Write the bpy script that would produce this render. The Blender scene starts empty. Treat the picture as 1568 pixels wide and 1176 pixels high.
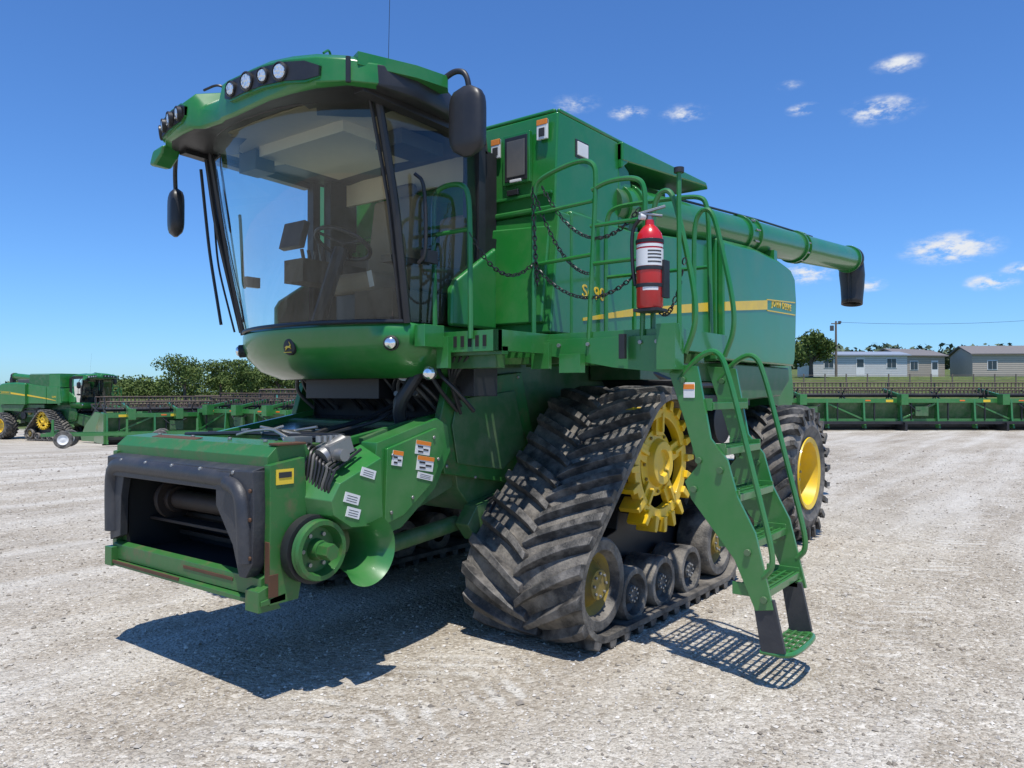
import bpy, bmesh, math, random
import numpy as np
from mathutils import Vector, Matrix, Euler
random.seed(4); np.random.seed(4)
S=bpy.context.scene
S.view_settings.view_transform='Standard'; S.view_settings.look='None'; S.view_settings.exposure=0
COL=S.collection
pi=math.pi
# ---------------------------------------------------------------- materials
def newmat(n):
    m=bpy.data.materials.new(n); m.use_nodes=True
    nt=m.node_tree; b=nt.nodes['Principled BSDF']; return m,nt,b
def N(nt,t,**k):
    n=nt.nodes.new(t)
    for a,v in k.items():
        if a in n.inputs: n.inputs[a].default_value=v
        else: setattr(n,a,v)
    return n
def simple(name,col,rough=.5,metal=0,dirt=.25,dcol=(.30,.26,.2),scale=3.0,coat=0.0,bump=0.0,spec=.5,lo=.42,hi=.75,wave=0,zd=0):
    m,nt,b=newmat(name); L=nt.links.new
    tc=N(nt,'ShaderNodeTexCoord')
    n=N(nt,'ShaderNodeTexNoise'); n.inputs['Scale'].default_value=scale; n.inputs['Detail'].default_value=5; n.inputs['Roughness'].default_value=.68
    L(tc.outputs['Object'],n.inputs['Vector'])
    r=N(nt,'ShaderNodeMapRange'); r.inputs['From Min'].default_value=lo; r.inputs['From Max'].default_value=hi; r.inputs['To Max'].default_value=dirt
    L(n.outputs['Fac'],r.inputs['Value']); fac=r.outputs['Result']
    if zd:
        sp_=N(nt,'ShaderNodeSeparateXYZ'); L(tc.outputs['Object'],sp_.inputs[0])
        zr=N(nt,'ShaderNodeMapRange'); zr.inputs['From Min'].default_value=2.4; zr.inputs['From Max'].default_value=.4; zr.inputs['To Max'].default_value=zd; L(sp_.outputs[2],zr.inputs['Value'])
        # vertical run-off streaks and settled dust
        mp_=N(nt,'ShaderNodeMapping'); mp_.inputs['Scale'].default_value=(7,7,.8); L(tc.outputs['Object'],mp_.inputs['Vector'])
        nz=N(nt,'ShaderNodeTexNoise'); nz.inputs['Scale'].default_value=1.6; nz.inputs['Detail'].default_value=4; L(mp_.outputs[0],nz.inputs['Vector'])
        mm=N(nt,'ShaderNodeMath',operation='MULTIPLY'); L(zr.outputs['Result'],mm.inputs[0]); L(nz.outputs['Fac'],mm.inputs[1])
        ad=N(nt,'ShaderNodeMath',operation='ADD',use_clamp=True); L(fac,ad.inputs[0]); L(mm.outputs[0],ad.inputs[1]); fac=ad.outputs[0]
    mx=N(nt,'ShaderNodeMix',data_type='RGBA'); mx.inputs['A'].default_value=(*col,1); mx.inputs['B'].default_value=(*dcol,1)
    L(fac,mx.inputs['Factor']); L(mx.outputs['Result'],b.inputs['Base Color'])
    r2=N(nt,'ShaderNodeMapRange'); r2.inputs['To Min'].default_value=rough*.75; r2.inputs['To Max'].default_value=min(1,rough*1.35)
    L(n.outputs['Fac'],r2.inputs['Value']); L(r2.outputs['Result'],b.inputs['Roughness'])
    b.inputs['Metallic'].default_value=metal; b.inputs['Coat Weight'].default_value=coat; b.inputs['Coat Roughness'].default_value=.10
    b.inputs['Specular IOR Level'].default_value=spec
    if wave:
        n3=N(nt,'ShaderNodeTexNoise'); n3.inputs['Scale'].default_value=1.7; n3.inputs['Detail'].default_value=1
        L(tc.outputs['Object'],n3.inputs['Vector']); bp=N(nt,'ShaderNodeBump'); bp.inputs['Strength'].default_value=wave; bp.inputs['Distance'].default_value=.03
        L(n3.outputs['Fac'],bp.inputs['Height']); L(bp.outputs['Normal'],b.inputs['Normal']); L(bp.outputs['Normal'],b.inputs['Coat Normal'])
    if bump:
        n2=N(nt,'ShaderNodeTexNoise'); n2.inputs['Scale'].default_value=scale*14; n2.inputs['Detail'].default_value=4
        L(tc.outputs['Object'],n2.inputs['Vector'])
        bp=N(nt,'ShaderNodeBump'); bp.inputs['Strength'].default_value=bump; bp.inputs['Distance'].default_value=.01
        L(n2.outputs['Fac'],bp.inputs['Height']); L(bp.outputs['Normal'],b.inputs['Normal'])
    return m
GREEN=simple('green_paint',(.013,.175,.027),.33,dirt=.13,coat=.5,wave=.2,zd=.17)
GREEND=simple('green_paint_dusty',(.012,.115,.022),.42,dirt=.28,coat=.2,scale=5,zd=.32)
GREENW=simple('green_paint_worn',(.014,.145,.026),.45,dirt=.6,dcol=(.16,.105,.06),scale=9,coat=.15,lo=.5,zd=.3)
RUSTY=simple('rusty_steel',(.10,.045,.02),.7,dirt=.5,dcol=(.05,.03,.02),scale=8)
RUSTD=simple('dark_rusty_steel',(.030,.02,.015),.6,dirt=.5,dcol=(.05,.03,.02),scale=8)
YEL=simple('yellow_paint',(.80,.52,.012),.4,dirt=.30,coat=.15,scale=6)
YELD=simple('yellow_paint_dirty',(.30,.21,.03),.6,dirt=.8,dcol=(.12,.09,.06),scale=6)
RUB=simple('track_rubber',(.030,.029,.028),.6,dirt=.95,dcol=(.25,.225,.19),scale=5,bump=.5,lo=.36,hi=.66)
RUBT=simple('lug_rubber',(.035,.034,.033),.5,dirt=.95,dcol=(.24,.22,.195),scale=7,bump=.4,lo=.42,hi=.74)
BLK=simple('black_plastic',(.018,.018,.02),.42,dirt=.25,dcol=(.08,.075,.07))
BLKG=simple('black_gloss_sheet',(.015,.018,.025),.25,dirt=.2,dcol=(.12,.11,.10),coat=.5)
BLKR=simple('black_rubber_seal',(.028,.03,.036),.45,dirt=.35,dcol=(.12,.11,.10),scale=5,bump=.15)
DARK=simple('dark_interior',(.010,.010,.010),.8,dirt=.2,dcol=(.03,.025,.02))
STEEL=simple('steel',(.35,.35,.34),.4,metal=.8,dirt=.4)
GREY=simple('grey_plastic',(.09,.09,.088),.6)
TINE=simple('reel_tine_brown',(.10,.065,.045),.6)
SEAT=simple('seat_fabric',(.24,.175,.10),.85)
TRIM=simple('cab_trim_brown',(.07,.055,.04),.8)
BEIGE=simple('headliner_beige',(.70,.60,.42),.8,dirt=.1)
WHITE=simple('white_label',(.72,.72,.70),.5,dirt=.12)
ORNG=simple('orange_label',(.75,.22,.02),.5,dirt=.1)
YLAB=simple('yellow_label',(.8,.55,.03),.5,dirt=.1)
INK=simple('label_ink',(.03,.03,.03),.6,dirt=0)
RED=simple('red_enamel',(.55,.012,.015),.28,dirt=.08,coat=.4)
AMBER=simple('amber_lens',(.8,.18,.02),.3,dirt=0)
CHROME=simple('lamp_reflector',(.85,.85,.85),.15,metal=.9,dirt=.05)
def lensmat():
    m,nt,b=newmat('lamp_lens'); b.inputs['Base Color'].default_value=(.8,.82,.82,1); b.inputs['Roughness'].default_value=.08; b.inputs['Metallic'].default_value=.55
    v=N(nt,'ShaderNodeTexVoronoi'); v.inputs['Scale'].default_value=55
    tc=N(nt,'ShaderNodeTexCoord'); nt.links.new(tc.outputs['Object'],v.inputs['Vector'])
    bp=N(nt,'ShaderNodeBump'); bp.inputs['Strength'].default_value=.6; bp.inputs['Distance'].default_value=.01
    nt.links.new(v.outputs['Distance'],bp.inputs['Height']); nt.links.new(bp.outputs['Normal'],b.inputs['Normal']); return m
LENS=lensmat()
def glassmat(name,tint,ior=1.6,dust=.12):
    m=bpy.data.materials.new(name); m.use_nodes=True; nt=m.node_tree; nt.nodes.clear(); L=nt.links.new
    o=N(nt,'ShaderNodeOutputMaterial'); t=N(nt,'ShaderNodeBsdfTransparent'); t.inputs['Color'].default_value=(*tint,1)
    g=N(nt,'ShaderNodeBsdfGlossy'); g.inputs['Roughness'].default_value=.015; g.inputs['Color'].default_value=(.9,.95,.95,1)
    d=N(nt,'ShaderNodeBsdfDiffuse'); d.inputs['Color'].default_value=(.40,.34,.25,1)
    f=N(nt,'ShaderNodeFresnel'); f.inputs['IOR'].default_value=ior
    mx=N(nt,'ShaderNodeMixShader'); mx2=N(nt,'ShaderNodeMixShader')
    tc=N(nt,'ShaderNodeTexCoord'); n=N(nt,'ShaderNodeTexNoise'); n.inputs['Scale'].default_value=3; n.inputs['Detail'].default_value=6
    L(tc.outputs['Object'],n.inputs['Vector']); r=N(nt,'ShaderNodeMapRange'); r.inputs['From Min'].default_value=.4; r.inputs['From Max'].default_value=.8; r.inputs['To Min'].default_value=.005; r.inputs['To Max'].default_value=dust
    L(n.outputs['Fac'],r.inputs['Value'])
    L(f.outputs[0],mx.inputs[0]); L(t.outputs[0],mx.inputs[1]); L(g.outputs[0],mx.inputs[2])
    L(r.outputs['Result'],mx2.inputs[0]); L(mx.outputs[0],mx2.inputs[1]); L(d.outputs[0],mx2.inputs[2]); L(mx2.outputs[0],o.inputs[0])
    return m
GLASS=glassmat('cab_glass',(.92,.98,.96),1.6,.06)
GLASSD=glassmat('tinted_glass',(.82,.92,.92),1.6,.05)
# ---------------------------------------------------------------- mesh builder
class MB:
    def __init__(s,name,parent=None): s.name=name; s.par=parent; s.v=[]; s.f=[]; s.m=[]; s.mats=[]
    def add(s,vs,fs,mat):
        if mat not in s.mats: s.mats.append(mat)
        i=s.mats.index(mat); o=len(s.v); s.v+= [tuple(v) for v in vs]
        for f in fs: s.f.append(tuple(o+k for k in f)); s.m.append(i)
    def box(s,c,sz,mat,rot=None):
        c=Vector(c); M=Matrix.Identity(3)
        if rot is not None: M=Euler([math.radians(a) for a in rot]).to_matrix() if not isinstance(rot,Matrix) else rot
        vs=[c+M@Vector((sx*sz[0]/2,sy*sz[1]/2,sz_*sz[2]/2)) for sx in(-1,1) for sy in(-1,1) for sz_ in(-1,1)]
        s.add(vs,[(0,1,3,2),(4,6,7,5),(0,4,5,1),(2,3,7,6),(0,2,6,4),(1,5,7,3)],mat)
    def bb(s,x0,x1,y0,y1,z0,z1,mat): s.box(((x0+x1)/2,(y0+y1)/2,(z0+z1)/2),(abs(x1-x0),abs(y1-y0),abs(z1-z0)),mat)
    def poly(s,pts,a0,a1,mat,axis='y',pts2=None):
        n=len(pts); p2=pts2 or pts
        def P(p,a): return {'y':(p[0],a,p[1]),'x':(a,p[0],p[1]),'z':(p[0],p[1],a)}[axis]
        vs=[P(p,a0) for p in pts]+[P(p,a1) for p in p2]
        s.add(vs,[tuple(range(n)),tuple(range(2*n-1,n-1,-1))]+[(i,(i+1)%n,n+(i+1)%n,n+i) for i in range(n)],mat)
    def hexa(s,vs,mat): s.add(vs,[(0,1,2,3),(7,6,5,4),(0,4,5,1),(1,5,6,2),(2,6,7,3),(3,7,4,0)],mat)
    def frame(s,ax):
        ax=Vector(ax).normalized(); u=ax.orthogonal().normalized(); return ax,u,ax.cross(u)
    def cyl(s,p0,p1,r,mat,r2=None,n=20):
        p0=Vector(p0);p1=Vector(p1); r2=r if r2 is None else r2; ax,u,w=s.frame(p1-p0)
        vs=[];
        for p,rr in((p0,r),(p1,r2)):
            for i in range(n): a=2*pi*i/n; vs.append(p+(u*math.cos(a)+w*math.sin(a))*rr)
        s.add(vs,[(i,(i+1)%n,n+(i+1)%n,n+i) for i in range(n)]+[tuple(range(n))[::-1],tuple(range(n,2*n))],mat)
    def lathe(s,o,ax,prof,mat,n=32,a0=0,a1=2*pi,up=None):
        o=Vector(o); ax=Vector(ax).normalized()
        if up is None: u=ax.orthogonal().normalized()
        else: u=(Vector(up)-ax*Vector(up).dot(ax)).normalized()
        w=ax.cross(u); full=abs(a1-a0-2*pi)<1e-5; cnt=n if full else n+1; k=len(prof); vs=[]
        for i in range(cnt):
            a=a0+(a1-a0)*i/n
            for (h,r) in prof: vs.append(o+ax*h+(u*math.cos(a)+w*math.sin(a))*max(r,1e-4))
        fs=[]
        for i in range(n):
            j=(i+1)%cnt
            for q in range(k-1): fs.append((i*k+q,j*k+q,j*k+q+1,i*k+q+1))
        s.add(vs,fs,mat)
    def tube(s,pts,r,mat,n=8,rnd=3,closed=False):
        P=[Vector(p) for p in pts]
        for _ in range(rnd):
            Q=[] if closed else [P[0]]
            L=len(P)
            for i in range(L if closed else L-1):
                a=P[i];b=P[(i+1)%L]
                if (b-a).length<r*1.2: Q.append((a+b)/2); continue
                t=min(.25,.08/(b-a).length) if rnd>0 else .25
                if closed: t=.25
                Q.append(a.lerp(b,t)); Q.append(a.lerp(b,1-t))
            if not closed: Q.append(P[-1])
            P=Q
        L=len(P); vs=[]; u=None
        for i in range(L):
            if closed: t=P[(i+1)%L]-P[i-1]
            else: t=P[min(i+1,L-1)]-P[max(i-1,0)]
            if t.length<1e-9: t=Vector((0,0,1))
            t.normalize()
            if u is None: u=t.orthogonal().normalized()
            else:
                u=u-t*u.dot(t)
                u=u.normalized() if u.length>1e-6 else t.orthogonal().normalized()
            w=t.cross(u)
            for k in range(n): a=2*pi*k/n; vs.append(P[i]+(u*math.cos(a)+w*math.sin(a))*r)
        fs=[(i*n+k,i*n+(k+1)%n,((i+1)%L)*n+(k+1)%n,((i+1)%L)*n+k) for i in range(L if closed else L-1) for k in range(n)]
        if not closed: fs+= [tuple(range(n))[::-1],tuple(range((L-1)*n,L*n))]
        s.add(vs,fs,mat)
    def grid(s,rows,mat):
        k=len(rows[0]); vs=[p for r in rows for p in r]
        s.add(vs,[(i*k+j,i*k+j+1,(i+1)*k+j+1,(i+1)*k+j) for i in range(len(rows)-1) for j in range(k-1)],mat)
    def finish(s,bevel=0,segs=2,ang=35,recalc=True,solid=0,loc=None):
        me=bpy.data.meshes.new(s.name); me.from_pydata(s.v,[],s.f)
        for m in s.mats: me.materials.append(m)
        me.polygons.foreach_set('material_index',s.m); me.polygons.foreach_set('use_smooth',[True]*len(s.f))
        me.update()
        if recalc:
            bm=bmesh.new(); bm.from_mesh(me); bmesh.ops.recalc_face_normals(bm,faces=bm.faces); bm.to_mesh(me); bm.free()
        me.set_sharp_from_angle(angle=math.radians(ang))
        ob=bpy.data.objects.new(s.name,me); COL.objects.link(ob)
        if s.par: ob.parent=s.par
        if loc: ob.location=loc
        if solid:
            md=ob.modifiers.new('sol','SOLIDIFY'); md.thickness=solid
        if bevel:
            md=ob.modifiers.new('bev','BEVEL'); md.width=bevel; md.segments=segs; md.limit_method='ANGLE'; md.angle_limit=math.radians(ang); md.harden_normals=True
        return ob
def empty(name,loc=(0,0,0),rz=0):
    e=bpy.data.objects.new(name,None); COL.objects.link(e); e.location=loc; e.rotation_euler=(0,0,rz); e.empty_display_size=.5; return e
def text(name,body,size,M,mat,parent,ext=.002,sx=1,shear=0.15,sp=1.08):
    c=bpy.data.curves.new(name,'FONT'); c.body=body; c.size=size; c.extrude=ext; c.shear=shear; c.offset=.001; c.align_x='CENTER'; c.align_y='CENTER'; c.space_character=sp
    c.materials.append(mat); o=bpy.data.objects.new(name,c); COL.objects.link(o); o.parent=parent
    o.matrix_local=M@Matrix.Diagonal((sx,1,1,1)); return o
def sst(a,b,x):
    t=np.clip((x-a)/(b-a),0,1); return t*t*(3-2*t)
# ---------------------------------------------------------------- site frame (viewpoint used for laying out the yard)
C0=Vector((5.25,4.286,1.65)); D=Vector((-.7955,-.606,0)); R=Vector((-.606,.7955,0))
def gh(x,y):
    rx=x-C0.x; ry=y-C0.y; u=rx*R.x+ry*R.y; v=rx*D.x+ry*D.y
    z=-1.0*sst(14,42,v)*sst(-2,-20,u)
    z=z+1.6*sst(60,110,v)*sst(0,-20,u)
    z=z+3.2*sst(38,78,v)*sst(-2,16,u)+10*sst(120,420,v)*sst(0,60,u)
    return z
def site(u,v,z=None):
    p=C0+D*v+R*u; return Vector((p.x,p.y,float(gh(p.x,p.y)) if z is None else z))
RA=math.atan2(R.y,R.x)
# ================================================================= COMBINE
CB=empty('combine_harvester')
def hull(circs):
    P=[]
    for (cx,cz,r) in circs:
        for i in range(120): a=2*pi*i/120; P.append((round(cx+r*math.cos(a),6),round(cz+r*math.sin(a),6)))
    P=sorted(set(P))
    def half(P):
        h=[]
        for p in P:
            while len(h)>1 and (h[-1][0]-h[-2][0])*(p[1]-h[-2][1])-(h[-1][1]-h[-2][1])*(p[0]-h[-2][0])<=0: h.pop()
            h.append(p)
        return h
    a=half(P); b=half(P[::-1]); return a[:-1]+b[:-1]
class Path:
    def __init__(s,pts):
        s.p=[np.array(q) for q in pts]; s.p.append(s.p[0]); s.d=[0]
        for i in range(1,len(s.p)): s.d.append(s.d[-1]+np.linalg.norm(s.p[i]-s.p[i-1]))
        s.L=s.d[-1]; s.X=[q[0] for q in s.p]; s.Z=[q[1] for q in s.p]
    def at(s,t):
        t=t%s.L; return np.array((np.interp(t,s.d,s.X),np.interp(t,s.d,s.Z)))
    def fr(s,t):
        p=s.at(t); q=s.at(t+.02)-s.at(t-.02); q/=np.linalg.norm(q); return p,q,np.array((q[1],-q[0]))
def lugs(mb,path,yc,w,cnt,skew,h,wid,mat,drop=None,ns=6,gap=.02,over=0):
    pitch=path.L/cnt
    for hs in(-1,1):
        for k in range(cnt):
            s0=k*pitch+(pitch/2 if hs>0 else 0); vs=[]
            for i in range(ns+1):
                t=i/ns; tt=-.06+1.06*t; y=yc+hs*(tt*(w/2+over)); sc=s0+skew*(t**.85)
                dr=drop(t) if drop else 0
                ww=wid*(1+.35*t)
                p,q,nn=path.fr(sc)
                for (a,b) in((-ww*.62,-.01),(-ww*.42,h),(ww*.42,h),(ww*.62,-.01)):
                    if b>0 and i in(0,ns): b*=.8
                    pt=p+q*a+nn*(b+dr)
                    vs.append((pt[0],y,pt[1]))
            fs=[]
            for i in range(ns):
                for j in range(4): fs.append((i*4+j,i*4+(j+1)%4,(i+1)*4+(j+1)%4,(i+1)*4+j))
            fs+=[(0,1,2,3),tuple(ns*4+j for j in(3,2,1,0))]
            mb.add(vs,fs,mat)
SPR=(0,1.12,.475); FI=(.95,.405,.31); RI=(-1.0,.38,.285)
def track(side):
    yc=1.34*side; w=.92
    def off(o): return hull([(c[0],c[1],c[2]+o) for c in(SPR,FI,RI)])
    po=Path(off(.04))
    mb=MB('track_belt',CB); n=150; vs=[]
    for i in range(n):
        p,q,nn=po.fr(po.L*i/n)
        a=p; b=p-nn*.04
        for (pt,y) in((a,yc-w/2),(a,yc+w/2),(b,yc+w/2),(b,yc-w/2)): vs.append((pt[0],y,pt[1]))
    fs=[(i*4+j,i*4+(j+1)%4,((i+1)%n)*4+(j+1)%4,((i+1)%n)*4+j) for i in range(n) for j in range(4)]
    mb.add(vs,fs,RUB)
    for k in range(44):
        p,q,nn=po.fr(po.L*k/44); c=p-nn*.075
        ang=math.degrees(math.atan2(q[1],q[0])); mb.box((c[0],yc,c[1]),(.06,.16,.08),RUB,rot=(0,-ang,0))
    mb.finish()
    m2=MB('track_lugs',CB); lugs(m2,po,yc,w,36,.26,.062,.060,RUBT); m2.finish(bevel=.006,segs=1)
    wh=MB('track_wheels',CB)
    def wheel(x,z,r,y0,y1,hubm):
        wdt=abs(y1-y0); s=side
        wh.lathe((x,s*y0,z),(0,s,0),[(0,r*.5),(0,r*.95),(.02,r),(wdt-.02,r),(wdt,r*.95),(wdt,r*.74),(wdt-.06,r*.66)],RUB,n=36)
        wh.lathe((x,s*y0,z),(0,s,0),[(wdt-.06,r*.66),(wdt-.10,r*.5),(wdt-.05,r*.34),(wdt-.02,r*.32),(wdt-.02,.0)],hubm,n=36)
        for i in range(8):
            a=2*pi*i/8; wh.cyl((x+r*.24*math.cos(a),s*(y1-.03),z+r*.24*math.sin(a)),(x+r*.24*math.cos(a),s*(y1-.005),z+r*.24*math.sin(a)),.012,STEEL,n=6)
    for (a,b) in((.95,1.22),(1.46,1.74)):
        wheel(FI[0],FI[1],.305,a,b,YELD); wheel(RI[0],RI[1],.28,a,b,YELD)
        for x in(.50,.06,-.42): wheel(x,.25,.19,a,b,GREY)
    wh.finish(bevel=.004,segs=1)
    fr=MB('track_frame',CB); s=side
    fr.poly([(.95,.48),(.2,.62),(.12,.95),(-.12,.95),(-.2,.62),(-1,.46),(-1,.3),(-.5,.36),(.5,.36),(.95,.3)],s*1.26,s*1.42,BLK)
    for x in(FI[0],RI[0]): fr.cyl((x,s*.98,.39),(x,s*1.7,.39),.06,BLK,n=14)
    for x in(.50,.06,-.42): fr.cyl((x,s*.98,.25),(x,s*1.7,.25),.04,BLK,n=12)
    fr.cyl((0,s*.6,1.12),(0,s*1.5,1.12),.17,GREEND,n=24)
    fr.finish(bevel=.01)
    sp=MB('drive_sprocket',CB)
    yo=1.72
    sp.lathe((0,s*(yo-.06),1.12),(0,s,0),[(-.03,.34),(-.03,.425),(.035,.425),(.035,.34),(-.03,.34)],YEL,n=48)
    sp.lathe((0,s*(yo-.06),1.12),(0,s,0),[(-.05,.25),(-.01,.25),(.0,.18),(.05,.16),(.05,.10),(.02,.09),(.02,0)],YEL,n=40)
    sp.lathe((0,s*1.0,1.12),(0,s,0),[(0,.30),(0,.40),(.62,.40),(.62,.36)],DARK,n=40)
    for i in range(5):
        a=2*pi*i/5+.35; M=Euler((0,-a,0)).to_matrix()
        c=Vector((.29*math.cos(a),s*(yo-.065),1.12+.29*math.sin(a))); sp.box(c,(.17,.045,.13),YEL,rot=M)
        sp.box(Vector((.30*math.cos(a),s*(yo-.04),1.12+.30*math.sin(a))),(.14,.05,.03),YEL,rot=M)
    for i in range(20):
        a=2*pi*i/20
        ca,sa=math.cos(a),math.sin(a)
        pts=[(.40,-.040),(.47,-.036),(.515,-.030),(.515,.008),(.47,.012),(.40,.018)]
        P=[]
        for yy in(s*(yo-.16),s*(yo-.0)):
            for (rr,tt) in pts: P.append((rr*ca-tt*sa,yy,1.12+rr*sa+tt*ca))
        n=6; sp.add(P,[tuple(range(n)),tuple(range(2*n-1,n-1,-1))]+[(q,(q+1)%n,n+(q+1)%n,n+q) for q in range(n)],YEL)
    for i in range(12):
        a=2*pi*i/12; sp.cyl((.215*math.cos(a),s*(yo-.075),1.12+.215*math.sin(a)),(.215*math.cos(a),s*(yo-.05),1.12+.215*math.sin(a)),.014,YELD,n=6)
    sp.finish(bevel=.006)
track(1); track(-1)
def rearwheel(side):
    s=side; x,z,r=-3.5,.75,.70; w=.62; yo=1.74; yc=yo-w/2
    mb=MB('rear_tyre',CB)
    prof=[(0,.36),(.01,.42),(-.03,.52),(0,.62),(.06,.675),(.16,.70),(w/2,.705),(w-.16,.70),(w-.06,.675),(w,.62),(w+.03,.52),(w-.01,.42),(w,.36)]
    mb.lathe((x,s*(yo-w),z),(0,s,0),prof,RUB,n=56)
    ph=Path([(x+r*math.cos(2*pi*i/90),z+r*math.sin(2*pi*i/90)) for i in range(90)])
    lugs(mb,ph,s*yc,w,22,.30,.055,.05,RUBT,drop=lambda t:-.035*max(0,(t-.6)/.4)**2*1.5,over=.02)
    for k in range(22):
        for hs in(-1,1):
            th=2*pi*(k+(.5 if hs>0 else 0))/22+.42
            mb.box((x+.655*math.cos(th),s*yc+hs*(w/2+.012),z+.655*math.sin(th)),(.13,.05,.05),RUBT,rot=(0,-math.degrees(th)+12,0))
    mb.finish()
    m=MB('rear_rim',CB)
    m.lathe((x,s*(yo-w),z),(0,s,0),[(.02,.38),(.0,.40),(.02,.36),(.18,.33),(.40,.33),(.56,.355),(.62,.40),(.635,.395),(.62,.345),(.45,.31),(.42,.16),(.47,.14),(.47,.0)],YEL,n=48)
    for i in range(8):
        a=2*pi*i/8; m.cyl((x+.12*math.cos(a),s*(yo-.18),z+.12*math.sin(a)),(x+.12*math.cos(a),s*(yo-.12),z+.12*math.sin(a)),.016,STEEL,n=6)
    m.finish()
rearwheel(1); rearwheel(-1)
ax=MB('rear_axle',CB); ax.bb(-3.6,-3.38,-1.3,1.3,.66,.86,GREEND); ax.cyl((-3.5,-1.3,.75),(-3.5,1.3,.75),.09,GREEND); ax.bb(-3.7,-3.3,-.4,.4,.86,1.3,GREEND); ax.finish(bevel=.01)
# --- chassis
ch=MB('separator_chassis',CB)
ch.poly([(1.22,.98),(1.30,1.45),(1.28,1.92),(-3.9,1.92),(-4.3,1.5),(-3.9,1.15),(-2.6,.95),(-1.4,.78),(.6,.72),(1.05,.80)],-.74,.74,GREEND)
for s in(-1,1):
    ch.poly([(1.42,1.10),(1.48,1.42),(1.38,1.72),(.55,1.80),(.35,1.15),(.75,.98)],s*.742,s*.80,GREENW)
    ch.poly([(1.30,1.16),(1.36,1.42),(1.30,1.60),(.66,1.66),(.52,1.25),(.8,1.08)],s*.80,s*.815,GREEND)
    ch.poly([(.35,.7),(1.15,.62),(1.25,.74),(1.15,.86),(.3,1.0)],s*.742,s*.86,GREEND)
    ch.bb(-3.3,-.5,s*.76,s*1.25,1.75,1.95,GREEND)
    ch.bb(-2.6,-1.4,s*.75,s*1.2,1.25,1.7,GREEND)
    ch.bb(-2.9,-1.1,s*1.0,s*1.3,1.50,1.62,BLK); ch.bb(-1.35,-.75,s*.8,s*1.25,1.1,1.7,BLK)
    ch.tube([(-.6,s*1.2,1.85),(-1.2,s*1.3,1.7),(-2.0,s*1.3,1.72),(-2.9,s*1.25,1.3),(-3.3,s*1.0,1.0)],.03,BLK,n=6)
    ch.cyl((-2.2,s*1.2,1.35),(-2.2,s*1.28,1.35),.22,BLK,n=28); ch.cyl((-1.7,s*1.2,1.5),(-1.7,s*1.27,1.5),.12,YELD,n=24)
    for (x,z) in((1.40,1.15),(1.44,1.42),(1.34,1.66),(.9,1.74),(.6,1.76),(.45,1.3),(.75,1.03),(1.1,1.05)): ch.cyl((x,s*.79,z),(x,s*.81,z),.014,STEEL,n=6)
    ch.cyl((.95,s*.80,.78),(.95,s*.90,.78),.12,BLK,n=24); ch.cyl((.95,s*.86,.78),(.95,s*.92,.78),.04,STEEL,n=12)
ch.finish(bevel=.012)
# --- grain tank & body
bd=MB('grain_tank_body',CB)
bd.hexa([(.84,-1.30,2.9),(.84,1.30,2.9),(-.05,1.30,2.9),(-.05,-1.30,2.9),(.80,-1.30,3.61),(.80,1.30,3.61),(-.05,1.30,3.61),(-.05,-1.30,3.61)],GREEN)
bd.bb(-1.66,-.052,-1.30,.92,2.9,3.60,GREEND)
bd.poly([(-.05,3.46),(-.05,3.612),(-1.66,3.64),(-1.72,3.58),(-1.66,3.60)],.93,1.34,GREEN)
bd.poly([(-.05,3.40),(-.05,3.61),(-.35,3.60)],1.28,1.335,GREEN)
bd.poly([(-.05,2.95),(-.05,3.5),(-.22,3.42),(-.30,3.2),(-.22,2.95)],1.25,1.30,GREEN)
for s in(-1,1): bd.bb(-1.6,.78,s*1.30,s*1.27,3.61,3.64,GREEN)
bd.bb(.76,.80,-1.27,1.27,3.61,3.64,GREEN)
for s in(-1,1):
    y0,y1=s*.60,s*1.34
    bd.hexa([(.97,y0,2.05),(.95,y1,2.05),(.70,y1,2.05),(.70,y0,2.05),(.86,y0,2.90),(.845,y1,2.90),(.70,y1,2.90),(.70,y0,2.90)],GREEN)
    ys=[s*.66,s*1.285]
    bd.hexa([(1.0,ys[0],2.12),(.985,ys[1],2.12),(.9,ys[1],2.12),(.9,ys[0],2.12),(.905,ys[0],2.83),(.885,ys[1],2.80),(.80,ys[1],2.80),(.80,ys[0],2.83)],GREEN)
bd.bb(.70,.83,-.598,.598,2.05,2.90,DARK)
bd.bb(.70,.88,-1.36,1.36,1.93,2.045,GREEND)
bd.bb(.83,.875,-1.32,1.32,2.905,2.945,GREEN)
bd.finish(bevel=.022,segs=3)
sd=MB('side_panels',CB)
for s in(-1,1):
    sd.poly([(.695,2.0),(.695,2.93),(-.20,2.93),(-.20,2.0)],s*1.0,s*1.345,GREEN)
    top=[(-.215,2.0),(-.215,2.93),(-1.1,3.02),(-1.75,3.10),(-1.75,2.0)]
    sd.poly(top,s*1.0,s*1.36,GREEN)
    rp=[(-1.765,1.95),(-1.765,3.12),(-2.6,3.17),(-3.4,3.15),(-3.85,3.10),(-3.98,3.02),(-4.03,2.7),(-4.0,2.3),(-3.96,2.02),(-3.9,1.95)]
    ri=[(x+ (0.06 if x<-3.7 else 0),z+(-.06 if z>2.9 else .0)) for x,z in rp]
    sd.poly(rp,s*1.0,s*1.40,GREEN); sd.poly(rp,s*1.40,s*1.47,GREEN,pts2=ri)
    sd.poly([(-1.9,1.93),(-3.9,1.93),(-3.93,1.78),(-3.6,1.60),(-2.2,1.55)],s*1.15,s*1.40,GREEND)
sd.bb(-4.4,-1.8,-1.0,1.0,1.93,3.05,GREEND)
sd.poly([(-4.0,3.0),(-4.6,2.85),(-4.9,1.6),(-4.6,1.1),(-4.0,1.4)],-1.15,1.15,GREEN)
sd.bb(-3.2,-1.7,-.9,.9,3.05,3.35,GREY)
sd.finish(bevel=.02,segs=3)
st=MB('side_stripe',CB)
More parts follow.
